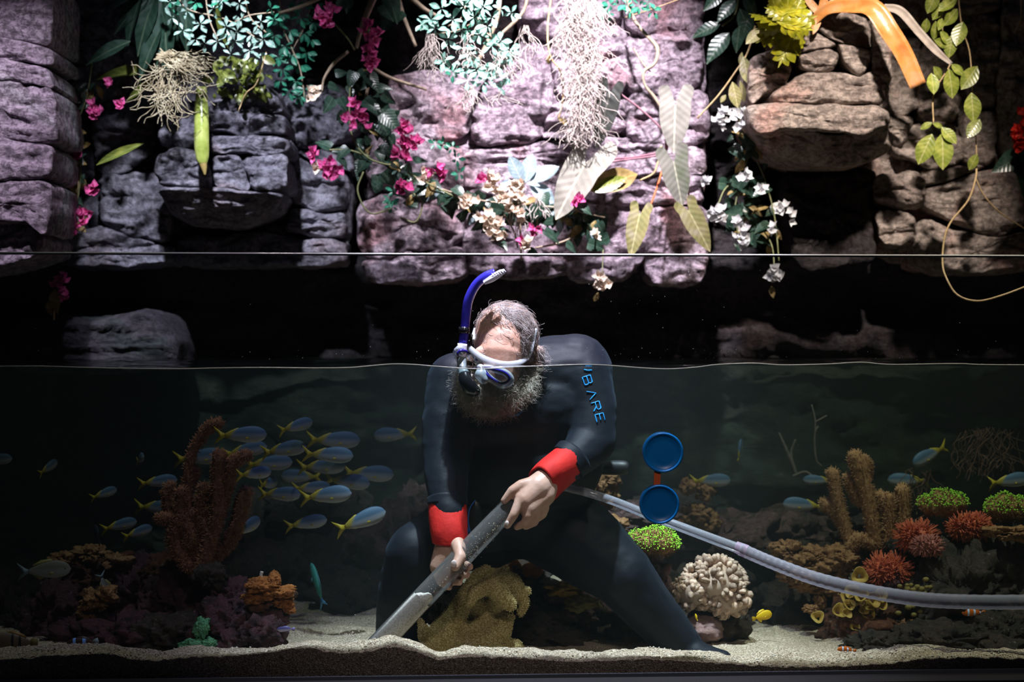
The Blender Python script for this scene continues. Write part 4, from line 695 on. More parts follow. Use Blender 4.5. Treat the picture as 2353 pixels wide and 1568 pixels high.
rocks([(1660, 1250, 150, 70, 1.35, 3), (1790, 1230, 110, 60, 1.4, 3), (1720, 1350, 130, 70, 1.3, 2), (1840, 1420, 120, 80, 1.1, 2), (1860, 1310, 110, 60, 1.15, 2), (1560, 1180, 90, 50, 1.5, 2), (1570, 1375, 70, 60, 1.1, 2)], 'dim pink flecked rock on the far slope behind the hose', 'far rocks behind the hose')  # last rock added as a dark cover over lit far sand
rocks([(1990, 1440, 90, 70, .78, 1), (2090, 1420, 110, 95, .80, 2), (2210, 1370, 100, 110, .78, 2), (2320, 1330, 90, 110, .82, 2), (2130, 1290, 90, 60, .90, 2), (2260, 1270, 110, 50, .85, 2), (2010, 1490, 70, 35, .60, 2), (2170, 1480, 120, 48, .62, 2), (2310, 1460, 100, 70, .66, 2), (2060, 1350, 70, 60, .85, 0), (2040, 1240, 90, 50, 1.0, 2)], 'dark live rock in the right reef below the red anemones', 'rocks of the right reef')
tag(lump('pink_rock', 1606, 1446, 54, 34, .60, livemat('pink_encrusted', [(0.30, 0.16, 0.14), (0.45, 0.26, 0.23), (0.50, 0.32, 0.30)], 14, 0.8, 0.1), 55, 0.16), 'smooth salmon pink rock lying beside the diver foot', 'rock')

def fuzz(parent, name, mat, co, nr, count, L, r, spread=0.35, sides=3, seed=1, tip=0.4, pick=None):
    R = np.random.RandomState(seed); idx = np.arange(len(co)) if pick is None else np.nonzero(pick)[0]; idx = R.choice(idx, count); mb = MB()
    for i in idx:
        n = nr[i]+R.normal(0, spread, 3); n /= np.linalg.norm(n)+1e-9; p = co[i]; q = p+n*L*R.uniform(0.6, 1.25); u = np.cross(n, [0.3, 0.5, 0.8]); u /= np.linalg.norm(u)+1e-9; w = np.cross(n, u); vs = []
        for c, rr in ((p-n*L*0.2, r), (q, r*tip)):
            for k in range(sides): a = 6.2832*k/sides; vs.append(c+rr*(math.cos(a)*u+math.sin(a)*w))
        mb.add(vs, [(k, (k+1) % sides, sides+(k+1) % sides, sides+k) for k in range(sides)]+[tuple(range(sides, 2*sides))])
    return tag(mb.build(name, mat, parent), kind='stuff')
# finger corals
GO = varied('gorgonian_brown', [(0.10, 0.04, 0.02), (0.19, 0.075, 0.035), (0.27, 0.12, 0.06)], 60, 0.8, 0.2, 0.6, 0.004)
GOP = varied('gorgonian_polyp', [(0.30, 0.12, 0.05), (0.48, 0.22, 0.11)], 60, 0.8, 0.2, 0)
GT = varied('gorgonian_tan', [(0.18, 0.09, 0.035), (0.32, 0.17, 0.07), (0.40, 0.23, 0.11)], 60, 0.8, 0.2, 0.6, 0.004)
GTP = varied('gorgonian_tan_polyp', [(0.36, 0.19, 0.08), (0.52, 0.30, 0.15)], 60, 0.8, 0.2, 0)
def gorg(name, label, branches, y, mat, pm, n):
    o = empty(name, W(*branches[0][0][:2], y), label, 'coral'); per = n//len(branches)
    for i, br in enumerate(branches):
        pts = [W(p[0], p[1], y+(p[3] if len(p) > 3 else 0)+0.02*math.sin(i*2.1)) for p in br]; rr = [M(p[2], y) for p in br]
        A = spline(np.c_[np.array(pts), rr], 6); co, f, nr = fuse([(A[k, :3], A[k, 3], A[k+1, :3], A[k+1, 3]) for k in range(len(A)-1)], 0.0045, 2)
        d = 0.0016*fbm(co, 90, 2, i); b = new('branch', co+nr*d[:, None], f, mat, o); fuzz(b, 'polyps', pm, co, nr, per, 0.0085, 0.0013, 0.3, 3, i)
    return o
gorg('finger_coral', 'tall brown fuzzy finger coral standing above the dark rock pile', [[(440, 1300, 14), (432, 1200, 14), (432, 1095, 12), (442, 1040, 12), (466, 1000, 13), (482, 980, 14), (500, 974, 14)], [(438, 1290, 14), (402, 1210, 16), (386, 1145, 16), (391, 1120, 14)], [(432, 1250, 14), (414, 1175, 13), (417, 1132, 14)],
  [(450, 1280, 14), (455, 1190, 13), (465, 1135, 14), (466, 1120, 12)], [(455, 1250, 13), (482, 1170, 13), (485, 1130, 14)], [(468, 1300, 16), (498, 1190, 16), (500, 1100, 16), (504, 1048, 17)], [(500, 1190, 15), (522, 1120, 15), (532, 1070, 15), (550, 1054, 15), (566, 1048, 14)],
  [(480, 1300, 14), (530, 1240, 16), (552, 1175, 18), (558, 1148, 18), (566, 1132, 15)], [(440, 1240, 14), (418, 1200, 14), (368, 1192, 12)], [(440, 1270, 16), (428, 1195, 15), (450, 1180, 14), (475, 1174, 14)], [(434, 1120, 12), (438, 1100, 12), (447, 1086, 12)], [(430, 1300, 15), (400, 1240, 18), (415, 1190, 16)], [(450, 1310, 18), (480, 1270, 20), (470, 1200, 18)]], .66, GO, GOP, 9100)
gorg('finger_coral', 'tan fuzzy finger coral with rounded tips beside the green star polyps', [[(1960, 1275, 13), (1932, 1180, 14), (1918, 1115, 14), (1913, 1090, 15)], [(1945, 1220, 12), (1915, 1172, 14), (1896, 1158, 14)], [(2012, 1255, 15), (1992, 1140, 17), (1972, 1075, 19), (1965, 1052, 18)], [(1975, 1150, 14), (1958, 1120, 14), (1950, 1100, 12)],
  [(2030, 1260, 13), (2030, 1190, 14), (2021, 1142, 14)], [(2042, 1250, 13), (2043, 1180, 13), (2040, 1145, 12)], [(2072, 1260, 15), (2076, 1180, 16), (2073, 1130, 17)], [(1985, 1100, 14), (1990, 1075, 14), (1985, 1060, 13)], [(2010, 1250, 16), (1970, 1240, 14), (1955, 1260, 14)]], .92, GT, GTP, 5600)
# leather coral in front of the diver
LE = varied('leather_coral', [(0.28, 0.20, 0.07), (0.42, 0.32, 0.12), (0.50, 0.40, 0.18)], 30, 0.7, 0.3, 0.5, 0.004)
LEP = varied('leather_polyp', [(0.45, 0.34, 0.13), (0.62, 0.50, 0.24)], 40, 0.7, 0.3, 0)
nt = LE.node_tree; bs_ = nt.nodes['Principled BSDF']; vo = nt.nodes.new('ShaderNodeTexVoronoi'); vo.inputs['Scale'].default_value = 190; nt.links.new(coord(nt), vo.inputs['Vector'])
nt.links.new(ramp(nt, vo.outputs['Distance'], [(0.15, (0.60, 0.48, 0.24)), (0.55, (0.26, 0.18, 0.06))]), bs_.inputs['Base Color'])
le = empty('leather_coral', W(1050, 1500, .34), 'large lobed tan yellow leather coral on the sand before the diver', 'coral')
co, f, nr = fuse(pc(chain((1000, 1510, .33, 44), (1020, 1460, .35, 38), (1050, 1410, .38, 26), (1078, 1360, .40, 20), (1098, 1325, .41, 17), (1118, 1310, .42, 12))+chain((1098, 1322, .41, 14), (1130, 1322, .42, 15), (1150, 1326, .42, 18), (1163, 1306, .42, 8))+chain((1150, 1326, .42, 18), (1178, 1338, .42, 20), (1190, 1362, .42, 20), (1214, 1358, .42, 9))+chain((1190, 1362, .42, 20), (1206, 1385, .42, 12), (1196, 1410, .42, 9))
  +chain((1150, 1330, .41, 18), (1120, 1348, .36, 18), (1090, 1362, .32, 17), (1080, 1385, .31, 10))+chain((1120, 1348, .37, 18), (1150, 1365, .34, 20), (1172, 1390, .34, 16))+chain((1150, 1365, .38, 22), (1140, 1400, .42, 20), (1110, 1440, .40, 24), (1060, 1470, .37, 34))
  +chain((1085, 1375, .43, 24), (1110, 1410, .43, 30), (1140, 1390, .43, 24))
  +chain((1000, 1500, .32, 34), (978, 1460, .31, 18), (963, 1422, .31, 5))+chain((1000, 1500, .30, 34), (968, 1500, .29, 22), (952, 1495, .29, 8))+chain((1040, 1500, .33, 40), (1110, 1480, .36, 30), (1150, 1450, .38, 26), (1170, 1420, .39, 14))+chain((1050, 1510, .30, 34), (1120, 1510, .33, 30), (1180, 1495, .38, 26))), 0.005, 4)
lb = new('body', co, f, LE, le); fuzz(le, 'polyps', LEP, co, nr, 9000, 0.0026, 0.0013, 0.15, 4, 3, 0.8)
# green star polyps
GSB = varied('polyp_mat_brown', [(0.20, 0.10, 0.04), (0.34, 0.18, 0.07)], 40, 0.8, 0.2, 0.6, 0.006); GSG = varied('polyp_green', [(0.16, 0.42, 0.02), (0.35, 0.75, 0.05), (0.55, 0.85, 0.08)], 70, 0.5, 0.3, 0)
def dots(parent, name, mat, co, nr, count, r, off, seed, pick=None):
    R = np.random.RandomState(seed); idx = np.arange(len(co)) if pick is None else np.nonzero(pick)[0]; mb = MB(); v, f = ICO[1]
    for i in R.choice(idx, count): mb.add(v*r*R.uniform(0.7, 1.2)+co[i]+nr[i]*off*R.uniform(0.5, 1.3), f)
    return tag(mb.build(name, mat, parent), kind='stuff')
for k, (px, py, rx, ry, y, lab) in enumerate([(1498, 1245, 58, 30, .55, 'bright yellow green star polyp mat beside the diver leg'), (2165, 1155, 55, 26, .82, 'vivid green star polyp mat next to the tan finger coral'), (2312, 1168, 36, 30, .82, 'round green star polyp dome at the far right reef')]):
    o = empty('star_polyps', W(px, py+ry, y), lab, 'coral'); co, f, nr = fuse(pc([((px-rx*0.55, py+6, y, ry*0.8), (px+rx*0.5, py+4, y, ry*0.9)), ((px-rx*0.2, py-ry*0.3, y, ry*0.6), (px+rx*0.2, py-ry*0.25, y, ry*0.65))]), 0.004, 3)
    co = co+nr*(0.006*fbm(co, 40, 2, k))[:, None]; new('mat', co, f, GSB, o); fuzz(o, 'stalks', GSB, co, nr, 700, 0.011, 0.0012, 0.4, 3, k); dots(o, 'polyps', GSG, co, nr, 750 if k == 0 else 520, 0.0022, 0.011, k, nr[:, 2] > (-0.35 if k == 0 else -0.1))
# red anemones
AN = varied('anemone_red', [(0.30, 0.05, 0.03), (0.50, 0.10, 0.04), (0.60, 0.17, 0.07)], 40, 0.6, 0.3, 0); AN2 = varied('anemone_rose', [(0.30, 0.09, 0.07), (0.42, 0.16, 0.12)], 40, 0.6, 0.3, 0); AN3 = varied('anemone_brown', [(0.16, 0.08, 0.03), (0.28, 0.14, 0.06)], 40, 0.7, 0.3, 0)
for k, (px, py, rx, ry, y, m, n, lab) in enumerate([(2105, 1225, 36, 36, .80, AN, 420, 'crimson tentacled anemone at the left of the red anemone group'), (2225, 1205, 55, 32, .78, AN, 620, 'large orange red anemone below the green star polyps'), (2130, 1250, 32, 26, .74, AN2, 260, 'rose coloured anemone with spread tentacles on the right reef'), (2040, 1305, 42, 42, .80, AN, 480, 'deep red soft coral hanging just above the hose'), (2085, 1440, 25, 18, .70, AN3, 160, 'small brown anemone under the hose on the right reef')]):
    o = empty('anemone', W(px, py+ry, y), lab, 'anemone'); co, f, nr = fuse(pc([((px-rx*0.4, py+ry*0.2, y, ry*0.55), (px+rx*0.4, py+ry*0.2, y, ry*0.6))]), 0.005, 2); new('base', co, f, m, o); fuzz(o, 'tentacles', m, co, nr, n, M(ry*0.55, y), 0.0021, 0.35, 4, k, 0.7)
# knobbly pale coral: every knob a piece
KN = varied('knob_coral', [(0.26, 0.15, 0.10), (0.46, 0.31, 0.22), (0.62, 0.48, 0.38)], 1.5, 0.7, 0.3, 0.5, 0.003, 8, per=0.4)
tag(lump('reef_rock', 1640, 1435, 64, 50, .68, LIVE[2], 41, 0.3), 'dark rock stump under the pale knobbly coral head', 'rock')
kc = empty('knobbly_coral', W(1640, 1400, .6), 'pale peach knobbly coral head beside the salmon pink rock', 'coral')
lump('core', 1640, 1340, 60, 48, .62, KN, 5, 0.12, 60, 3, kc); lump('core', 1670, 1372, 50, 42, .60, KN, 6, 0.12, 40, 3, kc); lump('core', 1590, 1362, 40, 36, .60, KN, 7, 0.12, 40, 3, kc)
kv, kf = ICO[2]; km = bpy.data.meshes.new('knob'); km.from_pydata((kv*(1+0.12*fbm(kv, 2, 2, 3))[:, None]).tolist(), [], kf); km.polygons.foreach_set('use_smooth', [True]*len(km.polygons)); km.materials.append(KN)
for i in range(280):
    c, R3 = rnd.choice([(W(1640, 1340, .62), (70, 60, 57)), (W(1640, 1340, .62), (70, 60, 57)), (W(1672, 1372, .60), (50, 42, 43)), (W(1588, 1362, .60), (40, 40, 36))]); n = V(rnd.gauss(0, 1), -abs(rnd.gauss(0, 1))*0.9+0.2, rnd.gauss(0.15, 1)); n /= np.linalg.norm(n)
    inst('knob', km, c+n*[M(q, .6) for q in R3], basis(n+rv(0.3), (0, 0, 1)), (M(rnd.uniform(9, 14), .6), M(rnd.uniform(6, 9.5), .6), M(rnd.uniform(6, 9.5), .6)), kc)
# sponges, mushrooms, leather bushes
OS = livemat('orange_sponge', [(0.25, 0.07, 0.015), (0.50, 0.16, 0.03), (0.60, 0.24, 0.06)], 20, 0.8, 0.08)
os_ = empty('orange_sponge', W(615, 1410, .5), 'bright orange encrusting sponge crown on the dark rock pedestal', 'sponge')
for i, (px, py, rx, ry) in enumerate([(600, 1345, 34, 16), (640, 1360, 36, 14), (585, 1375, 26, 14), (632, 1335, 14, 20), (655, 1385, 20, 14), (665, 1400, 12, 12), (610, 1365, 30, 14)]): lump('lobe', px, py, rx, ry, .49, OS, 30+i, 0.3, None, 5, os_)
lump('core', 618, 1385, 48, 42, .53, LIVE[1], 12, 0.35, None, 4, os_); stem(os_, [(606, 1335, .5), (600, 1325, .5), (602, 1314, .5)], plain('white_tip', (0.5, 0.45, 0.4)), 'white_tip', 4)
for px, py, rx, ry, lab in [(1183, 1305, 16, 22, 'small orange sponge flap behind the leather coral, the nearer of two'), (1222, 1312, 24, 22, 'orange brown sponge flap tucked under the diver thigh')]: tag(lump('sponge_flap', px, py, rx, ry, .80, OS, px, 0.2, None, 3), lab, 'sponge')
tag(lump('yellow_sponge', 1300, 1355, 40, 14, .70, livemat('yellow_sponge', [(0.22, 0.10, 0.02), (0.50, 0.30, 0.04), (0.60, 0.42, 0.10)], 25, 0.8, 0.1), 17, 0.35), 'yellow encrusting sponge on the rock between the diver legs', 'sponge')
tag(lump('pale_sponge', 1335, 1388, 34, 16, .66, livemat('pale_sponge', [(0.25, 0.18, 0.05), (0.42, 0.34, 0.12)], 25, 0.8, 0.2), 19, 0.35), 'pale olive sponge below the yellow sponge between the diver legs', 'sponge')
BR = varied('brown_leather', [(0.15, 0.07, 0.03), (0.30, 0.15, 0.06), (0.38, 0.21, 0.10)], 40, 0.8, 0.2, 1.0, 0.012, 70)
for k, (L, y, lab) in enumerate([([(1820, 1270, 40, 28), (1870, 1290, 45, 30), (1840, 1320, 40, 24), (1910, 1320, 36, 24), (1890, 1350, 40, 20), (1940, 1290, 34, 24), (1920, 1270, 30, 20), (1850, 1345, 30, 18), (1885, 1385, 14, 22)], .9, 'brown frilly leather coral bush behind the hose'), ([(1600, 1180, 30, 22), (1620, 1130, 22, 20), (1580, 1120, 18, 18), (1630, 1200, 24, 20), (1570, 1190, 20, 18)], 1.2, 'dim orange brown coral bush behind the blue disc'), ([(1390, 1105, 34, 26), (1395, 1140, 28, 30), (1372, 1120, 22, 30)], 1.0, 'fuzzy orange coral head just behind the diver elbow'), ([(1400, 1205, 36, 16), (1420, 1225, 26, 16), (1395, 1235, 20, 14)], .85, 'orange knobbly soft coral beside the diver hip'), ([(225, 1380, 30, 24), (205, 1405, 26, 30), (245, 1365, 22, 18), (215, 1435, 22, 24), (190, 1460, 20, 14)], .66, 'rusty orange frilled coral on the left dark rocks'), ([(150, 1285, 34, 14), (210, 1275, 40, 18), (265, 1290, 34, 20), (300, 1310, 30, 16)], .82, 'rust brown crusting coral along the top of the left rocks'), ([(2330, 1225, 45, 16), (2290, 1222, 30, 12)], .72, 'tan plate coral under the round green polyps'), ([(2040, 1480, 14, 12), (2100, 1440, 20, 14), (1860, 1400, 18, 10)], .85, 'small peach soft coral tufts at the foot of right reef')]):
    o = empty('soft_coral', W(L[0][0], L[0][1]+L[0][3], y), lab, 'coral')
    for i, (px, py, rx, ry) in enumerate(L): lump('lobe', px, py, rx, ry, y+0.02*math.sin(i*2.3), BR, 60+i+10*k, 0.42, None, 5 if rx*ry > 700 else 4, o)
GM = varied('green_mushroom', [(0.04, 0.16, 0.08), (0.10, 0.32, 0.16), (0.16, 0.42, 0.22)], 40, 0.5, 0.4, 0.8, 0.006)
o = empty('mushroom_coral', W(455, 1500, .46), 'frilly green mushroom corals at the foot of the dark rocks', 'coral')
for i, (px, py, rx, ry) in enumerate([(465, 1442, 17, 22), (450, 1482, 30, 14), (480, 1478, 18, 12), (430, 1488, 18, 12)]): lump('cap', px, py, rx, ry, .47, GM, 80+i, 0.3, 12, 5, o)
SCR = varied('scroll_alga', [(0.20, 0.11, 0.02), (0.38, 0.24, 0.04), (0.50, 0.36, 0.10)], 40, 0.6, 0.3, 0.4, 0.004)
o = empty('scroll_coral', W(1980, 1450, .7), 'yellow brown scroll coral with curled cups under the hose', 'coral')
lump('base', 1975, 1430, 70, 50, .76, LIVE[1], 8, 0.3, None, 4, o)
for i in range(26):
    px, py = (1990+rnd.gauss(0, 40), 1400+rnd.gauss(0, 28)) if i > 2 else ((1985, 1398), (2010, 1378), (1968, 1370))[i]; r = M(rnd.uniform(11, 18), .68); n = 18; c = W(px, py, .69+rnd.uniform(-.03, .03)); ax = np.array(basis((rnd.gauss(0, .3), -1, 0.8+rnd.gauss(0, .3)), (1, 0, 0))); vs = []
    for j, (h, s) in enumerate(((-0.9, 0.25), (-0.3, 0.55), (0.0, 0.9), (0.08, 1.05), (0.05, 0.95), (-0.25, 0.6))):
        for k in range(n): a = 6.2832*k/n; vs.append(c+ax@(V(h*r, s*r*math.cos(a), s*r*math.sin(a))*(1+0.12*math.sin(3*a+i))))
    new('cup', vs, [(j*n+k, j*n+(k+1) % n, (j+1)*n+(k+1) % n, (j+1)*n+k) for j in range(5) for k in range(n)], SCR, o)
o = empty('button_polyps', W(2110, 1420, .72), 'cluster of round olive button polyps just below the hose', 'coral')
for i in range(24):
    px, py = 2110+rnd.gauss(0, 30), rnd.choice([1350, 1395])+rnd.gauss(0, 12); v, f = ICO[2]; r = M(rnd.uniform(5, 9), .7); new('button', v*[r, r*0.6, r*0.75]+W(px, py, .70), f, varied('button_olive', [(0.12, 0.09, 0.02), (0.30, 0.24, 0.06)], 90, 0.6, 0.3, 0.3) if i == 0 else bpy.data.materials['button_olive'], o)
SW = varied('sea_whip', [(0.16, 0.13, 0.11), (0.26, 0.21, 0.18)], 60, 0.8, 0.2, 0.3)
o = empty('sea_whip', W(1830, 1110, 1.5), 'pale branching sea whip in the dim water behind the tan coral', 'coral')
for pts in ([(1880, 980, 1.5, 2), (1872, 1000, 1.5, 2), (1875, 1055, 1.5, 2.5), (1888, 1072, 1.5, 2)], [(1865, 930, 1.5, 1.5), (1873, 965, 1.5, 2), (1873, 1000, 1.5, 2)], [(1900, 955, 1.5, 1.5), (1874, 970, 1.5, 2)], [(1790, 995, 1.5, 2), (1805, 1030, 1.5, 4), (1822, 1070, 1.5, 5), (1830, 1095, 1.5, 4)], [(1828, 1010, 1.5, 2), (1818, 1040, 1.5, 3), (1822, 1070, 1.5, 4)], [(1822, 1095, 1.48, 3), (1850, 1085, 1.48, 3), (1870, 1098, 1.48, 3)]): stem(o, pts, SW, 'branch')
o = empty('thread_coral', W(2300, 1130, 1.2), 'tangle of thin brown coral threads at the far right', 'coral')
strands(o, 'threads', varied('thread_brown', [(0.10, 0.05, 0.03), (0.18, 0.10, 0.07)], 50, 0.8, bs=0), [(2240, 990, 14), (2270, 985, 14), (2320, 990, 14), (2120, 1080, 20)], 130, 70, 1.0, 8, 1.25)
# ------------------------------------------------------------------ fish
def fishmat(name, top, belly, rear=None, k=(0.0, 0.06), slope=(1.0, 0.7), thr=(0.18, 0.26), rough=0.55, bars=None):
    m, nt, b = base(name, rough, 0.25); vec = coord(nt); s = nt.nodes.new('ShaderNodeSeparateXYZ'); nt.links.new(vec, s.inputs[0])
    mr = nt.nodes.new('ShaderNodeMapRange'); mr.inputs[1].default_value = -0.06+k[0]; mr.inputs[2].default_value = k[1]; nt.links.new(s.outputs[2], mr.inputs[0])
    c = ramp(nt, mr.outputs[0], [(0.0, belly), (0.45, tuple(0.6*a+0.4*q for a, q in zip(belly, top))), (1.0, top)])
    if rear:
        a = nt.nodes.new('ShaderNodeMath'); a.operation = 'MULTIPLY'; nt.links.new(s.outputs[0], a.inputs[0]); a.inputs[1].default_value = -slope[0]
        d = nt.nodes.new('ShaderNodeMath'); d.operation = 'MULTIPLY_ADD'; nt.links.new(s.outputs[2], d.inputs[0]); d.inputs[1].default_value = slope[1]; nt.links.new(a.outputs[0], d.inputs[2])
        c = mixc(nt, c, rear, ramp(nt, d.outputs[0], [(thr[0], (0, 0, 0)), (thr[1], (1, 1, 1))]))
    if bars:
        for x0, w, col in bars:
            a = nt.nodes.new('ShaderNodeMath'); a.operation = 'SUBTRACT'; nt.links.new(s.outputs[0], a.inputs[0]); a.inputs[1].default_value = x0
            d = nt.nodes.new('ShaderNodeMath'); d.operation = 'ABSOLUTE'; nt.links.new(a.outputs[0], d.inputs[0]); c = mixc(nt, c, col, ramp(nt, d.outputs[0], [(w*0.8, (1, 1, 1)), (w, (0, 0, 0))]))
    nt.links.new(c, b.inputs['Base Color']); bump(nt, b, noise(nt, coord(nt, 'Object', (60, 20, 60)), 2, 2), 0.1, 0.01); return m
def fishdata(h=0.205, w=0.085, xm=0.12, tail=0.035, deep=1.0):
    n, sd = 18, 14; vs = []
    for i in range(n+1):
        t = i/n; x = 0.5-0.86*t; p = max(0.0, math.sin(math.pi*min(1, t**0.72)))**0.75; hh = h*p*(1-t*0.25)+tail*t*t; ww = w*p*(1-0.35*t)+0.010*t; hh = max(hh, 0.004); ww = max(ww, 0.003)
        for k in range(sd): a = 6.2832*k/sd; vs.append((x, ww*math.cos(a), hh*math.sin(a)*(1.0 if math.sin(a) > 0 else 0.85)+0.01*(1-t)))
    f = [(i*sd+k, i*sd+(k+1) % sd, (i+1)*sd+(k+1) % sd, (i+1)*sd+k) for i in range(n) for k in range(sd)]+[tuple(range(sd))[::-1], tuple(n*sd+k for k in range(sd))]
    return np.array(vs), f
def findata(poly, th=0.006):
    n = len(poly); v = [(x, s*th*(0.3 if i in () else 1), z) for s in (-1, 1) for i, (x, z) in enumerate(poly)]
    return np.array(v), [tuple(range(n)), tuple(range(2*n-1, n-1, -1))]+[(i, n+i, n+(i+1) % n, (i+1) % n) for i in range(n)]
TAILF = [(-0.33, 0.03), (-0.42, 0.07), (-0.58, 0.19), (-0.52, 0.08), (-0.46, 0.0), (-0.52, -0.08), (-0.58, -0.19), (-0.42, -0.07), (-0.33, -0.03)]; TAILR = [(-0.33, 0.04), (-0.42, 0.10), (-0.52, 0.12), (-0.54, 0.0), (-0.52, -0.12), (-0.42, -0.10), (-0.33, -0.04)]
DORS = [(0.20, 0.14), (0.10, 0.20), (-0.10, 0.185), (-0.26, 0.11), (-0.28, 0.06), (0.0, 0.12)]; ANAL = [(-0.04, -0.11), (-0.12, -0.16), (-0.27, -0.07), (-0.26, -0.04)]; PECT = [(0.22, -0.03), (0.10, -0.08), (0.06, -0.06), (0.14, -0.01)]
EYE = plain('fish_eye', (0.01, 0.01, 0.012), 0.1, 0.8); YF = plain('fin_yellow', (0.50, 0.38, 0.02), 0.5, 0.3); GF = plain('fin_grey_blue', (0.20, 0.26, 0.30), 0.5, 0.3)
def species(body, bm, fin, dors, tail=TAILF, hs=1.0, d=DORS, an=ANAL):
    sc_ = lambda P: [(x, z*hs) for x, z in P]
    me = {'body': mesh('body', body, bm), 'tail_fin': mesh('tail_fin', findata(tail), fin), 'dorsal_fin': mesh('dorsal_fin', findata(sc_(d)), dors), 'anal_fin': mesh('anal_fin', findata(sc_(an)), dors), 'pectoral_fin': mesh('pectoral_fin', findata(PECT), dors)}
    v, f = ICO[2]; me['eye'] = mesh('eye', (v*0.018, f), EYE); return me
SP = dict(fus=species(fishdata(), fishmat('fusilier_skin', (0.07, 0.13, 0.20), (0.42, 0.41, 0.41), (0.36, 0.28, 0.03)), YF, YF, TAILF, 0.95, [(-0.02, 0.145), (-0.10, 0.165), (-0.26, 0.10), (-0.28, 0.05)], [(-0.10, -0.10), (-0.16, -0.12), (-0.27, -0.06), (-0.26, -0.04)]),
  tang=species(fishdata(0.27, 0.07), fishmat('yellow_skin', (0.75, 0.48, 0.01), (0.75, 0.46, 0.01)), plain('tang_fin', (0.75, 0.5, 0.01)), bpy.data.materials['tang_fin'] if 'tang_fin' in bpy.data.materials else plain('tang_fin', (0.75, 0.5, 0.01)), TAILR, 1.7),
  clown=species(fishdata(0.19, 0.09), fishmat('clown_skin', (0.55, 0.12, 0.01), (0.60, 0.16, 0.02), bars=[(0.22, 0.045, (0.55, 0.70, 0.95)), (-0.05, 0.05, (0.55, 0.70, 0.95)), (-0.31, 0.03, (0.55, 0.70, 0.95))]), plain('clown_fin', (0.45, 0.10, 0.01)), bpy.data.materials['clown_fin'] if 'clown_fin' in bpy.data.materials else plain('clown_fin', (0.5, 0.1, 0.01)), TAILR, 1.1),
  darkclown=species(fishdata(0.22, 0.10), fishmat('dark_clown_skin', (0.05, 0.025, 0.02), (0.22, 0.08, 0.02), bars=[(0.20, 0.05, (0.20, 0.42, 0.95)), (-0.10, 0.055, (0.20, 0.42, 0.95))]), plain('dark_clown_fin', (0.25, 0.30, 0.35)), plain('dark_clown_dorsal', (0.06, 0.04, 0.03)), TAILR, 1.2),
  wrasse=species(fishdata(0.12, 0.07), fishmat('wrasse_skin', (0.03, 0.20, 0.17), (0.05, 0.26, 0.22)), plain('wrasse_fin', (0.06, 0.22, 0.40)), plain('wrasse_dorsal', (0.05, 0.18, 0.22)), TAILF, 0.75),
  rabbit=species(fishdata(0.21, 0.07), fishmat('rabbit_skin', (0.16, 0.15, 0.12), (0.36, 0.36, 0.36)), GF, plain('rabbit_fin', (0.25, 0.2, 0.06)), TAILF, 1.2),
  angel=species(fishdata(0.30, 0.07), fishmat('angel_skin', (0.02, 0.025, 0.04), (0.05, 0.06, 0.08)), plain('angel_fin', (0.02, 0.025, 0.04)), plain('angel_dorsal', (0.03, 0.035, 0.06)), TAILR, 1.8),
  violet=species(fishdata(0.18, 0.09), fishmat('violet_skin', (0.05, 0.035, 0.14), (0.40, 0.36, 0.50)), plain('violet_fin', (0.20, 0.15, 0.35)), plain('violet_dorsal', (0.12, 0.1, 0.3)), TAILR, 1.0),
  hump=species(fishdata(0.26, 0.10), fishmat('humpback_skin', (0.16, 0.11, 0.08), (0.22, 0.16, 0.12), bars=[(0.02, 0.03, (0.02, 0.015, 0.02)), (-0.14, 0.03, (0.02, 0.015, 0.02))]), plain('humpback_fin', (0.2, 0.15, 0.05)), plain('humpback_dorsal', (0.25, 0.12, 0.02)), TAILR, 1.4))
def fish(kind, name, px, py, L, y, yaw=0, pitch=0, label='', group=None, cat='fish', roll=0):
    p = W(px, py, y); l = M(L, y); o = empty(name, p, label, cat, group); me = SP[kind]
    o.rotation_euler = (math.radians(roll), math.radians(-pitch), math.radians(yaw)); o.scale = (l, l, l)
    for n in ('body', 'tail_fin', 'dorsal_fin', 'anal_fin'): q = bpy.data.objects.new(n, me[n]); COL.objects.link(q); q.parent = o
    for s in (-1, 1):
        q = bpy.data.objects.new('eye', me['eye']); COL.objects.link(q); q.parent = o; q.location = (0.39, s*0.038, 0.03)
        q = bpy.data.objects.new('pectoral_fin', me['pectoral_fin']); COL.objects.link(q); q.parent = o; q.location = (0, s*0.062, 0); q.rotation_euler = (s*0.5, 0, s*-0.15)
    return o
SL, SG_ = 'blue backed silver fish with yellow tail swimming in the school beside the tall brown coral', 'school of yellowtail fish'
OWN = {(1635, 1106): 'dim yellowtail fish just beside the upper blue disc', (1845, 1162): 'dim yellowtail fish with tail touching the shortest tan coral finger', (2135, 1048): 'dim yellowtail fish tilted head down above the green polyp mat', (2322, 1106): 'dim yellowtail fish above the round green polyp dome', (2085, 1105): 'dim yellowtail fish behind the tip of the outer tan coral finger', (1700, 1035): 'small dim fish swimming upright behind the twin blue discs', (1880, 1105): 'dim yellowtail fish between the sea whip and the tan coral', (557, 1001): 'yellowtail fish with its tail against the crooked top branch of brown coral', (586, 1089): 'plump yellowtail fish just behind the forked branch of the brown coral', (752, 1140): 'bright yellowtail fish with wide open tail fork at the lower edge of the school',
  (832, 1197): 'yellowtail fish angled upward on its own beside the diver left knee', (905, 1000): 'dim yellowtail fish swimming the other way beside the diver arm', (706, 1203): 'dark yellowtail fish alone beneath the school over the dim rocks', (365, 1108): 'dim yellowtail fish behind the short outer fingers of the brown coral',
  (366, 1168): 'large dim yellowtail fish low behind the outer side of the brown coral', (462, 1052): 'yellowtail fish half hidden behind the crooked branch of the brown coral', (690, 1096): 'yellowtail fish swimming against the school in its middle', (770, 1013): 'yellowtail fish leading the top row of the school', (566, 1036): 'yellowtail fish directly under the one touching the crooked coral branch'}
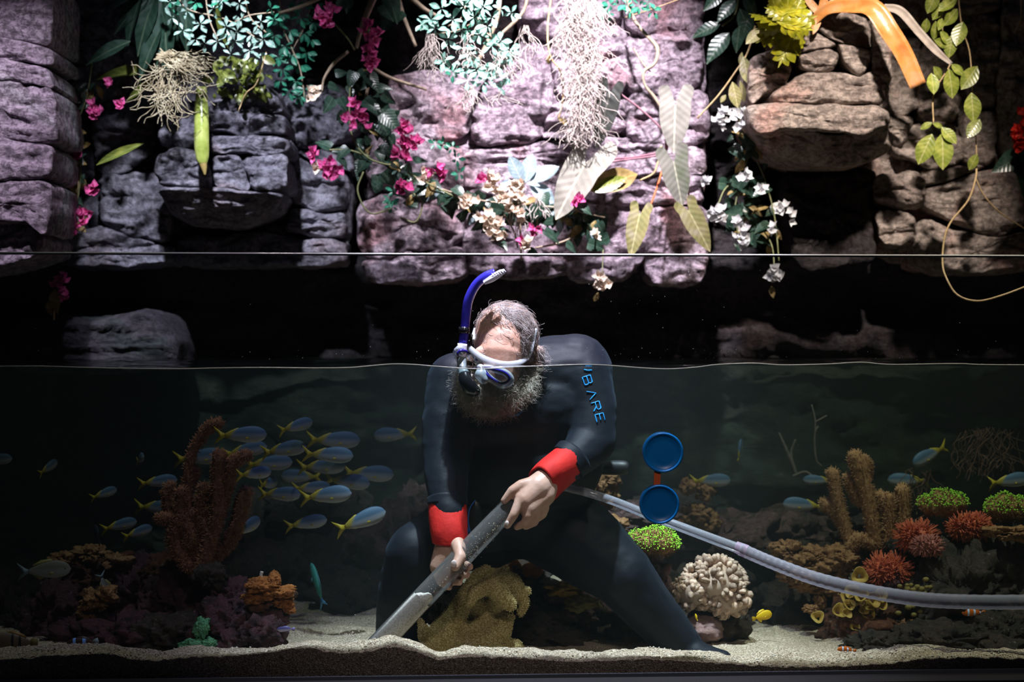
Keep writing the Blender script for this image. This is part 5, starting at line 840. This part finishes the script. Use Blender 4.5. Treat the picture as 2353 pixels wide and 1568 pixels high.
for px, py, L, y, yaw, pit in [(557, 1001, 112, .60, 5, 0), (655, 1034, 104, .85, -12, 8), (770, 1013, 115, .95, 8, -2), (757, 1047, 110, .78, 10, -4), (742, 1074, 108, 1.0, -8, 2), (586, 1089, 84, .62, 38, 2), (645, 1137, 98, .85, -14, 0), (752, 1140, 116, .70, -8, 6), (718, 1122, 84, .95, 14, 0), (800, 1108, 104, 1.0, -10, -6), (706, 1203, 92, .9, 10, 8),
    (832, 1197, 118, .72, 18, 18), (365, 1108, 84, .85, 20, 4), (462, 1052, 110, .95, 5, 4), (566, 1036, 96, .92, 12, 10), (620, 1066, 104, .98, 6, 2), (905, 1000, 96, 1.15, 170, -4), (366, 1168, 104, 1.0, -6, -2), (690, 1096, 90, 1.2, 175, 0), (850, 1090, 110, 1.1, 6, -4)]:
    fish('fus', 'yellowtail_fish', px, py, L, y, yaw, pit, OWN.get((px, py), SL), SG_)
fish('fus', 'yellowtail_fish', 682, 980, 84, .80, 35, 12, 'yellowtail fish turning above the school with tail hanging down', SG_)
fish('fus', 'yellowtail_fish', 570, 1212, 92, .74, 62, 14, 'yellowtail fish turned away behind the right branch of the brown coral', SG_)
fish('fus', 'yellowtail_fish', 618, 1112, 80, .98, 72, 0, 'yellowtail fish pointing away with long yellow tail under the school', SG_)
for px, py, L, y, yaw, pit in [(240, 1135, 64, .9, 42, 14), (318, 1224, 72, .85, 42, 12), (276, 1208, 78, .9, 28, 10)]: fish('fus', 'yellowtail_fish', px, py, L, y, yaw, pit, 'stray yellowtail fish drifting in the dark water over the left rocks', 'stray yellowtail fish')
fish('fus', 'yellowtail_fish', 112, 1075, 62, 1.0, 66, 22, 'stray yellowtail fish seen from behind in the dark left water', 'stray yellowtail fish')
fish('fus', 'yellowtail_fish', 322, 1055, 62, .9, -62, 14, 'stray blue fish heading towards the glass beside the brown coral', 'stray yellowtail fish')
fish('fus', 'yellowtail_fish', -10, 1058, 74, .9, 10, 4, 'stray yellowtail fish half out of view beyond the dark left reef', 'stray yellowtail fish')
for px, py, L, y, yaw, pit in [(1635, 1106, 90, 1.2, 4, 0), (1845, 1162, 96, 1.05, 186, 4), (2135, 1048, 96, 1.25, 200, -24), (2085, 1105, 90, 1.3, 172, 0), (2322, 1106, 96, 1.1, 8, 6), (1880, 1105, 70, 1.3, 175, 0), (1700, 1035, 56, 1.4, 66, 60)]: fish('fus', 'yellowtail_fish', px, py, L, y, yaw, pit, OWN.get((px, py), 'dim yellowtail fish far back behind the right reef corals'), 'dim yellowtail fish on the right')
fish('tang', 'yellow_tang', 1752, 1417, 48, .62, 12, 12, 'small bright yellow fish above the sand beneath the hose')
fish('tang', 'yellow_tang', 1105, 1303, 34, .62, 20, -10, 'yellow fish peeking above the leather coral')
fish('tang', 'yellow_tang', 1600, 1420, 22, .50, 100, 30, 'tiny yellow fish between knobbly coral and pink rock')
fish('clown', 'clownfish', 1945, 1495, 44, .22, 186, 6, 'orange clownfish with white bars low against the sand')
fish('clown', 'clownfish', 2236, 1409, 54, .62, 184, 0, 'orange clownfish just under the hose')
fish('darkclown', 'banded_fish', 188, 1480, 74, .22, 178, -8, 'dark fish with two blue bands at the foot of left rocks')
fish('wrasse', 'green_wrasse', 728, 1342, 104, .80, 128, 58, 'green wrasse diving with tail towards the sand left of the diver')
fish('rabbit', 'rabbitfish', 106, 1312, 112, .62, 6, 2, 'grey speckled rabbitfish with yellow back over the left rocks')
fish('angel', 'dark_angelfish', 222, 1232, 64, .75, 120, 30, 'dark angelfish with yellow fin spot above the left rocks')
fish('violet', 'violet_fish', 656, 1447, 40, .42, 188, 0, 'tiny violet fish beside the orange sponge rock')
fish('hump', 'humped_fish', 32, 1478, 100, .24, 186, 0, 'brown fish with black bars low at the dark left sand')
fish('rabbit', 'rabbitfish', 242, 1352, 70, .72, 40, -70, 'slim grey fish swimming head down among the left rocks')
# ------------------------------------------------------------------ the diver and the gear
from mathutils.bvhtree import BVHTree
SUIT, nt, b = base('neoprene', 0.6, 0.2); b.inputs['Base Color'].default_value = (0.0045, 0.0062, 0.011, 1); b.inputs['Sheen Weight'].default_value = 0.06; b.inputs['Sheen Tint'].default_value = (0.35, 0.5, 0.7, 1)
bump(nt, b, noise(nt, coord(nt), 420, 2), 0.25, 0.002)
SKIN = varied('skin', [(0.42, 0.22, 0.15), (0.52, 0.30, 0.22), (0.58, 0.36, 0.28)], 22, 0.5, 0.4, 0.25, 0.002, 160)
REDN = varied('red_neoprene', [(0.50, 0.012, 0.010), (0.66, 0.025, 0.018)], 25, 0.7, 0.25, 0.35, 0.004, 60)
torso = [((1075, 880, .47, 74), (1325, 858, .49, 84)), ((1250, 850, .52, 78), (1320, 852, .50, 88)), ((1115, 940, .50, 118), (1270, 935, .51, 118)), ((1125, 1060, .54, 128), (1260, 1055, .54, 128)), ((1125, 1170, .60, 120), (1255, 1165, .60, 120)), ((1175, 850, .46, 62), (1190, 900, .50, 90))]
armR = chain((1050, 880, .46, 72), (1028, 960, .42, 60), (1022, 1045, .38, 54), (1028, 1120, .32, 48), (1030, 1180, .28, 40))
armL = chain((1335, 870, .47, 74), (1358, 940, .44, 62), (1362, 1015, .40, 54), (1318, 1058, .34, 45), (1285, 1082, .30, 38))
legR = chain((1120, 1205, .60, 104), (1030, 1235, .50, 84), (952, 1270, .40, 66), (932, 1360, .42, 65), (920, 1440, .46, 58), (916, 1530, .48, 50))
legL = chain((1265, 1195, .60, 110), (1345, 1255, .55, 96), (1425, 1320, .50, 76), (1500, 1410, .52, 60), (1565, 1485, .54, 50), (1590, 1530, .54, 44))
feet = chain((1578, 1500, .53, 44), (1610, 1512, .50, 36), (1662, 1516, .44, 22))+chain((916, 1515, .47, 44), (905, 1520, .40, 34), (895, 1524, .33, 22))
suitL = torso+armR+armL+legR+legL+feet
handR = chain((1031, 1170, .28, 30), (1033, 1218, .262, 28), (1028, 1262, .252, 31), (1012, 1302, .245, 25))+chain((1038, 1235, .258, 27), (1040, 1265, .25, 26), (1030, 1308, .25, 22))
handR += chain((1046, 1240, .245, 19), (1054, 1258, .215, 17), (1058, 1280, .185, 13.5), (1046, 1303, .166, 11))
handR += chain((1044, 1284, .247, 12.5), (1066, 1297, .240, 11), (1080, 1303, .212, 8.5))+chain((1030, 1302, .25, 12.5), (1056, 1320, .243, 11), (1073, 1322, .216, 8.5))+chain((1014, 1312, .248, 12), (1036, 1335, .242, 10.5), (1056, 1339, .217, 8))+chain((1002, 1310, .244, 11), (1012, 1338, .238, 9.5), (1032, 1351, .22, 7.5))
handL = chain((1292, 1078, .30, 30), (1262, 1098, .27, 29), (1236, 1122, .246, 33), (1206, 1150, .226, 26))+chain((1258, 1110, .262, 27), (1250, 1138, .248, 27), (1216, 1168, .226, 24))
handL += chain((1198, 1148, .216, 13), (1192, 1158, .212, 12.5), (1181, 1183, .203, 11), (1166, 1208, .207, 8.5))+chain((1214, 1162, .216, 13), (1213, 1186, .211, 11.5), (1206, 1203, .216, 10), (1188, 1211, .236, 8.5))+chain((1231, 1158, .224, 12.5), (1234, 1184, .224, 11), (1228, 1201, .230, 9.5), (1208, 1211, .25, 8))+chain((1246, 1146, .234, 12), (1253, 1168, .238, 10), (1248, 1184, .245, 8.5), (1230, 1197, .262, 7.5))
handL += chain((1222, 1112, .238, 17), (1198, 1116, .232, 14), (1178, 1128, .226, 12), (1159, 1151, .228, 9))
head = [((1162, 766, .335, 73), (1164, 770, .40, 75)), ((1158, 790, .32, 70), (1160, 792, .38, 70)), ((1150, 815, .295, 58), (1146, 850, .285, 50)), ((1144, 855, .285, 48), (1132, 885, .30, 42)), ((1133, 838, .245, 12), (1126, 866, .228, 15)), ((1112, 866, .25, 10), (1140, 866, .25, 10)),
        ((1238, 808, .37, 13), (1241, 838, .375, 9)), ((1090, 812, .35, 11), (1090, 836, .355, 8)), ((1175, 835, .41, 52), (1190, 880, .49, 48)), ((1105, 812, .262, 16), (1190, 814, .276, 16))]
person = empty('person', W(1200, 1500, .5), 'bearded diver in black wetsuit with red cuffs bending over to vacuum the sand', 'person')
inner = [((*a[:3], a[3]-7), (*c[:3], c[3]-7)) for a, c in suitL]
co, f, nr = fuse(pc(inner+handR+handL+head), 0.0036, 3); new('body', co, f, SKIN, person); BV_BODY = BVHTree.FromPolygons([tuple(v) for v in co], f)
sco, f, snr = fuse(pc(suitL), 0.007, 6)
sco = sco+snr*(0.0022*fbm(sco*[1, 1, 2.0], 12, 3, 3))[:, None]; suit = new('wetsuit', sco, f, SUIT, person); BV_SUIT = BVHTree.FromPolygons([tuple(v) for v in sco], f)
def hit(px, py, bv, off=0.002):
    o = Vector((0, CAMY, CAMZ)); d = Vector(W(px, py, 1.0))-o; d.normalize(); h = bv.ray_cast(o, d)
    return (V(*(h[0]-d*off)), V(*h[1])) if h[0] is not None else (W(px, py, .24-off), V(0, -1, 0))
# cuffs: folded-back red sleeves, open at the hand
def cuff(pts, mat, folds, ph):
    A = np.array([list(W(*p[:3]))+[M(p[3], p[2])] for p in pts]); S = spline(A, 5); n = 30; vs = []; T = np.gradient(S[:, :3], axis=0); u = None
    for th in (0, -0.004):
        for i in range(len(S)):
            t = T[i]/np.linalg.norm(T[i]); u = np.cross(t, [0, 1.0, 0]); u /= np.linalg.norm(u); w = np.cross(t, u); k = i/(len(S)-1)
            for j in range(n): a = 6.2832*j/n; r = S[i, 3]*(1+folds*k*math.sin(3*a+ph)+0.5*folds*math.sin(2*a+ph*2))+th; vs.append(S[i, :3]+r*(math.cos(a)*u+math.sin(a)*w)+t*0.012*k*math.sin(a+ph))
    m = len(S); q = lambda s, i, j: s*m*n+i*n+j % n; F = [(q(0, i, j), q(0, i, j+1), q(0, i+1, j+1), q(0, i+1, j)) for i in range(m-1) for j in range(n)]+[(q(1, i, j), q(1, i+1, j), q(1, i+1, j+1), q(1, i, j+1)) for i in range(m-1) for j in range(n)]
    F += [(q(0, m-1, j), q(0, m-1, j+1), q(1, m-1, j+1), q(1, m-1, j)) for j in range(n)]+[(q(0, 0, j), q(1, 0, j), q(1, 0, j+1), q(0, 0, j+1)) for j in range(n)]; return new('cuff', vs, F, mat, person)
cuff([(1028, 1158, .30, 43), (1029, 1190, .28, 44), (1031, 1222, .262, 42), (1034, 1246, .258, 40)], REDN, 0.05, 0.6)
cuff([(1306, 1062, .325, 45), (1285, 1078, .305, 46), (1262, 1096, .285, 46), (1246, 1112, .272, 44)], REDN, 0.11, 2.0)
cuff([(1028, 1146, .305, 46), (1028, 1160, .298, 46)], SUIT, 0.02, 0.2); cuff([(1318, 1050, .335, 48), (1304, 1064, .322, 47)], SUIT, 0.02, 0.2)
new('cuff_lining', *tube(*pxtube([(1060, 1208, .262, 9), (1066, 1222, .262, 11), (1060, 1242, .265, 7)])), plain('blue_lining', (0.01, 0.12, 0.45), 0.6), person)
NAIL = plain('nail', (0.72, 0.58, 0.52), 0.3, 0.5); v, f = ICO[2]
for px, py, y, rx, ry in [(1043, 1296, .1548, 7, 9), (1165, 1203, .1968, 5, 6)]: new('nail', v*[M(rx, y), 0.0022, M(ry, y)]+W(px, py, y), f, NAIL, person)
# blue lettering and emblem printed on the suit: strokes laid on its surface
INK = plain('suit_print', (0.01, 0.30, 0.72), 0.5, 0.3)
LET = dict(B=[[(0, 0), (0, 1)], [(0, 1), (.75, 1), (.85, .9), (.85, .62), (.75, .52), (0, .52)], [(.75, .52), (.9, .4), (.9, .1), (.8, 0), (0, 0)]], V=[[(0, 0), (.5, 1), (1, 0)]], R=[[(0, 0), (0, 1)], [(0, 1), (.75, 1), (.85, .88), (.85, .62), (.75, .5), (0, .5)], [(.5, .5), (.95, 0)]], E=[[(.9, 1), (0, 1), (0, 0), (.9, 0)], [(0, .5), (.75, .5)]])
for ch, cx, cy, ang in (('B', 1350, 874, 72), ('V', 1360, 906, 70), ('R', 1370, 934, 72), ('E', 1379, 961, 76)):
    mb = MB(); a = math.radians(ang); ux, uy = math.cos(a), math.sin(a); vx, vy = math.sin(a), -math.cos(a); Lx, Hy = 21, 19
    for st in LET[ch]:
        P = []
        for (x0, y0), (x1, y1) in zip(st[:-1], st[1:]):
            for t in np.linspace(0, 1, 6)[:-1]: P.append((x0+(x1-x0)*t, y0+(y1-y0)*t))
        P.append(st[-1]); Q = [hit(cx+(x-.45)*Lx*ux+(y-.5)*Hy*vx, cy+(x-.45)*Lx*uy+(y-.5)*Hy*vy, BV_SUIT, 0.0012)[0] for x, y in P]; mb.tube(Q, M(1.5, .4), 6)
    mb.build('letter', INK, person)
mb = MB()
for pts, r in (([(1196, 930), (1188, 926), (1178, 932), (1172, 942)], 3.2), ([(1160, 948), (1170, 955), (1182, 955), (1194, 950), (1200, 940)], 3.0), ([(1172, 946), (1182, 944), (1190, 940)], 2.2), ([(1200, 938), (1199, 930), (1193, 926)], 2.5)): mb.tube([hit(x, y, BV_SUIT, 0.001)[0] for x, y in spline(pts, 6)], M(r, .4), 6)
mb.build('emblem', INK, person)
new('shoulder_print', *tube([hit(x, y, BV_SUIT, 0.001)[0] for x, y in ((1342, 850), (1350, 852), (1360, 851))], M(2, .4), 6), INK, person)
# beard and hair
BEARD = varied('grey_brown_beard', [(0.34, 0.25, 0.18), (0.52, 0.43, 0.34), (0.68, 0.61, 0.53)], 14, 0.7, 0.3, 0.7, 0.006, 90, per=0)
HAIR = varied('grey_hair', [(0.14, 0.11, 0.10), (0.34, 0.30, 0.29), (0.62, 0.57, 0.56)], 30, 0.5, 0.5, 0)
bco, f, bnr = fuse(pc([((1076, 872, .32, 26), (1075, 850, .33, 18)), ((1082, 884, .30, 32), (1190, 886, .31, 34)), ((1098, 908, .285, 38), (1165, 908, .29, 40)), ((1112, 898, .272, 24), (1165, 902, .276, 24)), ((1116, 935, .28, 26), (1150, 932, .28, 26)), ((1200, 872, .335, 24), (1218, 845, .36, 17))]), 0.005, 4)
bco = bco+bnr*(0.007*fbm(bco*[1, 1, 0.6], 45, 3, 2))[:, None]; bd = new('beard', bco, f, BEARD, person)
def tresses(parent, name, mat, roots, L, r, curl, seed, down=0.5):
    R = np.random.RandomState(seed); mb = MB()
    for p, n in roots:
        d = n+R.normal(0, 0.35, 3)+V(0, 0, -down); d /= np.linalg.norm(d); P = [p-n*0.004]; l = L*R.uniform(0.5, 1.3)/5
        for k in range(5): P.append(P[-1]+d*l); d = d+R.normal(0, curl, 3); d /= np.linalg.norm(d)
        mb.tube(np.array(P), np.linspace(r, r*0.4, 6), 3, False)
    return tag(mb.build(name, mat, parent), kind='stuff')
R = np.random.RandomState(4); idx = R.choice(np.nonzero(bnr[:, 1] < 0.5)[0], 2600); tresses(bd, 'curls', BEARD, [(bco[i], bnr[i]) for i in idx], 0.034, 0.00042, 0.5, 1)
ro = []
for i in range(10000):
    px, py = R.uniform(1080, 1245), R.uniform(676, 850); p, n = hit(px, py, BV_BODY, 0)
    if p[2] < W(0, 845, .35)[2] or p[1] > 0.5 or p[1] < 0.2401: continue
    bald = ((px-1136)/60)**2+((py-804)/84)**2 < 1       # bare forehead
    if bald and R.rand() > (0.15 if py < 745 else 0.02): continue
    ro.append((p, n))
mb = MB()
for p, n in ro:
    t = V(0.55, 0.25, -0.55)+R.normal(0, 0.28, 3); t = t-n*np.dot(t, n); t /= np.linalg.norm(t)+1e-9; P = [p]; l = 0.034*R.uniform(0.4, 1.2)/5
    for k in range(5): t = t+R.normal(0, 0.16, 3)-n*0.10; t /= np.linalg.norm(t); P.append(P[-1]+t*l+n*0.0012*(2-k)*0.8)
    mb.tube(np.array(P), 0.00032, 3, False)
tag(mb.build('hair', HAIR, person), kind='stuff')
# mask and snorkel
SIL = plain('clear_silicone', (0.42, 0.46, 0.50), 0.25, 0.6); SIL.node_tree.nodes['Principled BSDF'].inputs['Alpha'].default_value = 0.6
IND = plain('indigo_plastic', (0.02, 0.015, 0.20), 0.2, 0.7); LENS = clearmat('mask_lens', (0.95, 0.97, 1.0), 1.5, 0.02, 0.05)
mask = empty('diving_mask', W(1130, 840, .25), 'clear two lens diving mask with indigo rims worn by the diver', 'mask')
def FY(px, py, off): return hit(px, py, BV_BODY, 0)[0][1]-off
def loop(parent, pts, off, rpx, mat, name):
    ys = np.array([FY(px, py, off) for px, py in pts]); ys = 0.45*ys+0.55*ys.mean(); P = np.array([W(p[0], p[1], y) for p, y in zip(pts, ys)]); P = np.vstack([P, P[:2]]); S = spline(P, 8)[:-8]; return new(name, *tube(S, M(rpx, .24), 8, False), mat, parent), S
L1 = [(1052, 812), (1062, 806), (1084, 813), (1098, 828), (1100, 842), (1088, 848), (1068, 842), (1056, 828)]
L2 = [(1112, 846), (1130, 848), (1158, 856), (1170, 868), (1166, 878), (1150, 882), (1132, 872), (1118, 860)]
for Lp in (L1, L2):
    fr_, S = loop(mask, Lp, .030, 3.6, IND, 'rim'); c = S.mean(0); n = len(S); new('lens', np.vstack([S, [c+V(0, -0.002, 0)]]), [(i, (i+1) % n, n) for i in range(n)], LENS, fr_)
    loop(mask, [((px-1110)*1.06+1110, (py-848)*1.12+848) for px, py in Lp], .014, 8, SIL, 'skirt')
co, f, nr = fuse(pc([((1104, 862, .200, 14), (1112, 872, .198, 12)), ((1104, 846, .21, 10), (1108, 862, .20, 13))]), 0.003, 3); new('nose_pocket', co, f, SIL, mask)
ribbon(mask, [(x, y, FY(max(x, 1096), y, .012), w) for x, y, w in ((1078, 800, 7), (1100, 818, 8), (1128, 832, 9), (1160, 838, 8), (1192, 834, 7), (1212, 822, 6))], SIL, 'skirt_band', 0.4)
ribbon(mask, [(x, y, FY(x, y, .006), w) for x, y, w in ((1210, 826, 6), (1218, 808, 6), (1224, 785, 5), (1230, 755, 5))], SIL, 'strap', 0.2); ribbon(mask, [(1078, 800, .28, 5), (1086, 780, .30, 5), (1092, 755, .33, 4)], SIL, 'strap', 0.2)
for x, y in ((1106, 832), (1146, 856)): v, f = ICO[2]; q = hit(x, y, BV_BODY, -0.003)[0]; new('eye', v*[0.013, 0.007, 0.007]+q, f, plain('eye_white', (0.5, 0.45, 0.42), 0.2), person)
new('buckle', *tube(*pxtube([(1080, 796, .285, 6), (1078, 784, .288, 8), (1081, 770, .30, 6)])), plain('black_plastic', (0.008, 0.008, 0.01), 0.15, 0.7), mask)
BLK = bpy.data.materials['black_plastic']; BLU = plain('blue_snorkel', (0.035, 0.03, 0.42), 0.2, 0.7)
snk = empty('snorkel', W(1068, 860, .25), 'indigo blue snorkel with white tip standing up beside the diver head', 'snorkel')
new('barrel', *tube(*pxtube([(1064, 790, .28, 10.5), (1068, 755, .28, 10.5), (1072, 715, .275, 11), (1078, 685, .27, 11), (1094, 655, .265, 11), (1116, 636, .26, 11), (1138, 627, .26, 10)], 8, 14)), BLU, snk)
new('keeper', *tube(*pxtube([(1066, 766, .28, 13), (1067, 752, .28, 13)], 2, 14)), BLK, snk); new('white_sleeve', *tube(*pxtube([(1060, 822, .278, 12), (1061, 808, .28, 12), (1063, 790, .28, 11.5)], 4, 14)), plain('white_plastic', (0.75, 0.74, 0.82), 0.3, 0.5), snk)
WTIP = plain('milky_tip', (0.66, 0.66, 0.78), 0.25, 0.6); ribbon(snk, [(1112, 650, .245, 5), (1130, 640, .243, 8), (1148, 628, .243, 8), (1160, 622, .245, 5)], WTIP, 'splash_guard', 0.9)
for i in range(6): new('guard_rib', *tube(*pxtube([(1130+i*5, 628-i*1.5, .238, 0.9), (1138+i*5, 640-i*3, .238, 0.9)], 3, 5)), WTIP, snk)
new('elbow', *tube(*pxtube([(1060, 822, .278, 11), (1062, 845, .262, 11), (1067, 862, .245, 13)], 6, 14)), varied('grey_rubber', [(0.10, 0.13, 0.14), (0.2, 0.24, 0.25)], 30, 0.3), snk)
new('mouthpiece', *tube(*pxtube([(1067, 860, .243, 14), (1072, 878, .235, 17), (1084, 895, .24, 17), (1102, 902, .26, 10)], 6, 14)), BLK, snk)
# gravel vacuum
CLR = clearmat('clear_tube', (0.93, 0.96, 0.96), 1.30, 0.06, 0.06, (0.95, 0.92, 0.9)); HOSE = clearmat('clear_hose', (0.86, 0.88, 0.92), 1.35, 0.10, 0.17, (0.85, 0.85, 0.95))
gv = empty('gravel_vacuum', W(862, 1492, .13), 'clear plastic gravel vacuum tube part filled with sand and trailing hose', 'vacuum')
ax = [(858, 1496, .13, 27), (950, 1398, .165, 26), (1040, 1303, .20, 25), (1130, 1208, .235, 24), (1195, 1140, .262, 23)]
P, R_, s = pxtube(ax, 6, 24); new('tube', *tube(P, R_, 24, False), CLR, gv)
new('neck', *tube(*pxtube([(1195, 1140, .262, 23), (1212, 1122, .27, 17), (1232, 1112, .29, 11)], 5, 18), False), CLR, gv)
co, f = tube(*pxtube([(856, 1498, .13, 25), (900, 1451, .148, 24.5), (950, 1398, .165, 24), (968, 1379, .172, 23.5)], 14, 24)); top = co[:, 2] > np.sort(co[:, 2])[-40]; co = co+np.where(top, 1, 0)[:, None]*V(1, 0, 0)*0.0
co = co+0.0016*fbm(co, 120, 2, 3)[:, None]; FILL = varied('sand_lit_tone', [(0.40, 0.31, 0.25), (0.78, 0.68, 0.58), (0.92, 0.86, 0.78)], 260, 0.8, 0.2, 0.5, 0.002, 500); new('sand_fill', co, f, FILL, gv)  # fill sand colour lightened to stand in for strong light from above
co, f, nr = fuse(pc([((962, 1386, .171, 20), (984, 1374, .174, 12)), ((952, 1390, .17, 14), (962, 1380, .172, 18))]), 0.004, 2); new('sand_heap', co+0.0015*fbm(co, 130, 2, 4)[:, None], f, FILL, gv)
mb = MB()
for i in range(260):
    t = rnd.random()**0.8; v, f = ICO[1]; r = rnd.uniform(0.0006, 0.0016); w_ = rnd.gauss(0, 7); px, py, y = 978+t*185+5+w_, 1372-t*195+5+w_*0.9, .172+t*.07; mb.add(v*r+W(px, py, y), f)
tag(mb.build('loose_grains', SANDMAT, gv), kind='stuff')
new('hose', *tube(*pxtube([(1232, 1112, .29, 10), (1285, 1118, .36, 10), (1340, 1130, .375, 10), (1410, 1152, .36, 10), (1480, 1180, .33, 10.5), (1560, 1210, .29, 11), (1640, 1240, .25, 11.5), (1700, 1262, .225, 12)], 8, 14), False), HOSE, gv)
new('hose_joint', *tube(*pxtube([(1690, 1257, .23, 13.5), (1716, 1268, .22, 15.5)], 4, 16), False), clearmat('pink_joint', (0.85, 0.75, 0.85), 1.5, 0.08, 0.3, (0.8, 0.6, 0.75)), gv)
P, R_, s = pxtube([(1700, 1262, .225, 15), (1780, 1296, .20, 15), (1880, 1332, .17, 16), (2000, 1360, .145, 16.5), (2120, 1378, .125, 17), (2240, 1384, .11, 17), (2420, 1384, .10, 17.5)], 20, 16)
R_ = R_*(1+0.03*np.sin(np.arange(len(R_))*1.9)); new('wide_hose', *tube(P, R_, 16, False), clearmat('milky_hose', (0.80, 0.80, 0.86), 1.35, 0.12, 0.22, (0.85, 0.80, 0.92)), gv)
mb = MB(); v, f = ICO[1]
for i in range(900):
    a = abs(rnd.gauss(0, 26)); px = 800+rnd.gauss(0, 30); py = 1500-a*math.exp(-((px-805)/40)**2); r = rnd.uniform(0.0006, 0.0017); mb.add(v*r+W(px, py, .13+rnd.gauss(0, .035)), f)
tag(mb.build('sand_cloud', bpy.data.materials['shell_grit']), 'puff of stirred sand grains at the mouth of the vacuum tube', 'sand', kind='stuff')
# twin blue discs on the acrylic
DB = plain('blue_disc', (0.0, 0.16, 0.50), 0.35, 0.4); de = empty('disc_magnet', G(1519, 1100, 0.004), 'pair of round blue discs joined by an orange strip on the acrylic', 'magnet')
for px, py, r in ((1523, 1040, 47), (1515, 1159, 46)):
    c = G(px, py, 0.006); n = 56; r = M(r, 0); vs = []
    for k, dy in ((0.0, -0.004), (0.55, -0.0045), (0.84, -0.004), (0.88, -0.008), (0.95, -0.009), (1.0, -0.006), (1.0, 0.012), (0.0, 0.012)):
        for j in range(n): a = 6.2832*j/n; vs.append(c+V(k*r*math.cos(a), dy, k*r*math.sin(a)))
    new('disc', vs, [(i*n+j, i*n+(j+1) % n, (i+1)*n+(j+1) % n, (i+1)*n+j) for i in range(7) for j in range(n)], DB, de)
a, c = G(1511, 1078, 0.008), G(1509, 1122, 0.008); w = M(7.5, 0); OSM = plain('orange_strip', (0.62, 0.10, 0.02), 0.5)
new('strip', [p+V(sx*w, sy, 0) for p in (a, c) for sx in (-1, 1) for sy in (-0.003, 0.003)], [(0, 1, 3, 2), (4, 6, 7, 5), (0, 4, 5, 1), (2, 3, 7, 6), (0, 2, 6, 4), (1, 5, 7, 3)], OSM, de, False)
bf = new('black_rod', *tube(*pxtube([(1340, 1072, .62, 10), (1352, 1074, .62, 15), (1400, 1075, .61, 17), (1432, 1075, .60, 17), (1444, 1075, .60, 12), (1447, 1075, .60, 4)], 6, 14)), plain('black_rod_skin', (0.01, 0.01, 0.012), 0.5), None); tag(bf, 'black rounded rod sticking out behind the diver elbow', 'foam bar')  # dark rounded rod, not identified further
dg_ = empty('dive_gauge', W(1093, 1240, .36), 'dark oval gauge with thin blue edge hanging before the diver waist', 'gauge')
v, f = ICO[3]; new('case', v*[M(17, .36), M(9, .36), M(46, .36)]+W(1093, 1195, .36), f, plain('gauge_black', (0.008, 0.012, 0.012), 0.4), dg_)
new('edge', *tube(*pxtube([(1092, 1150, .345, 1.2), (1080, 1168, .345, 1.4), (1076, 1195, .345, 1.4), (1080, 1222, .345, 1.4), (1090, 1240, .345, 1.2)])), bpy.data.materials['blue_lining'], dg_)
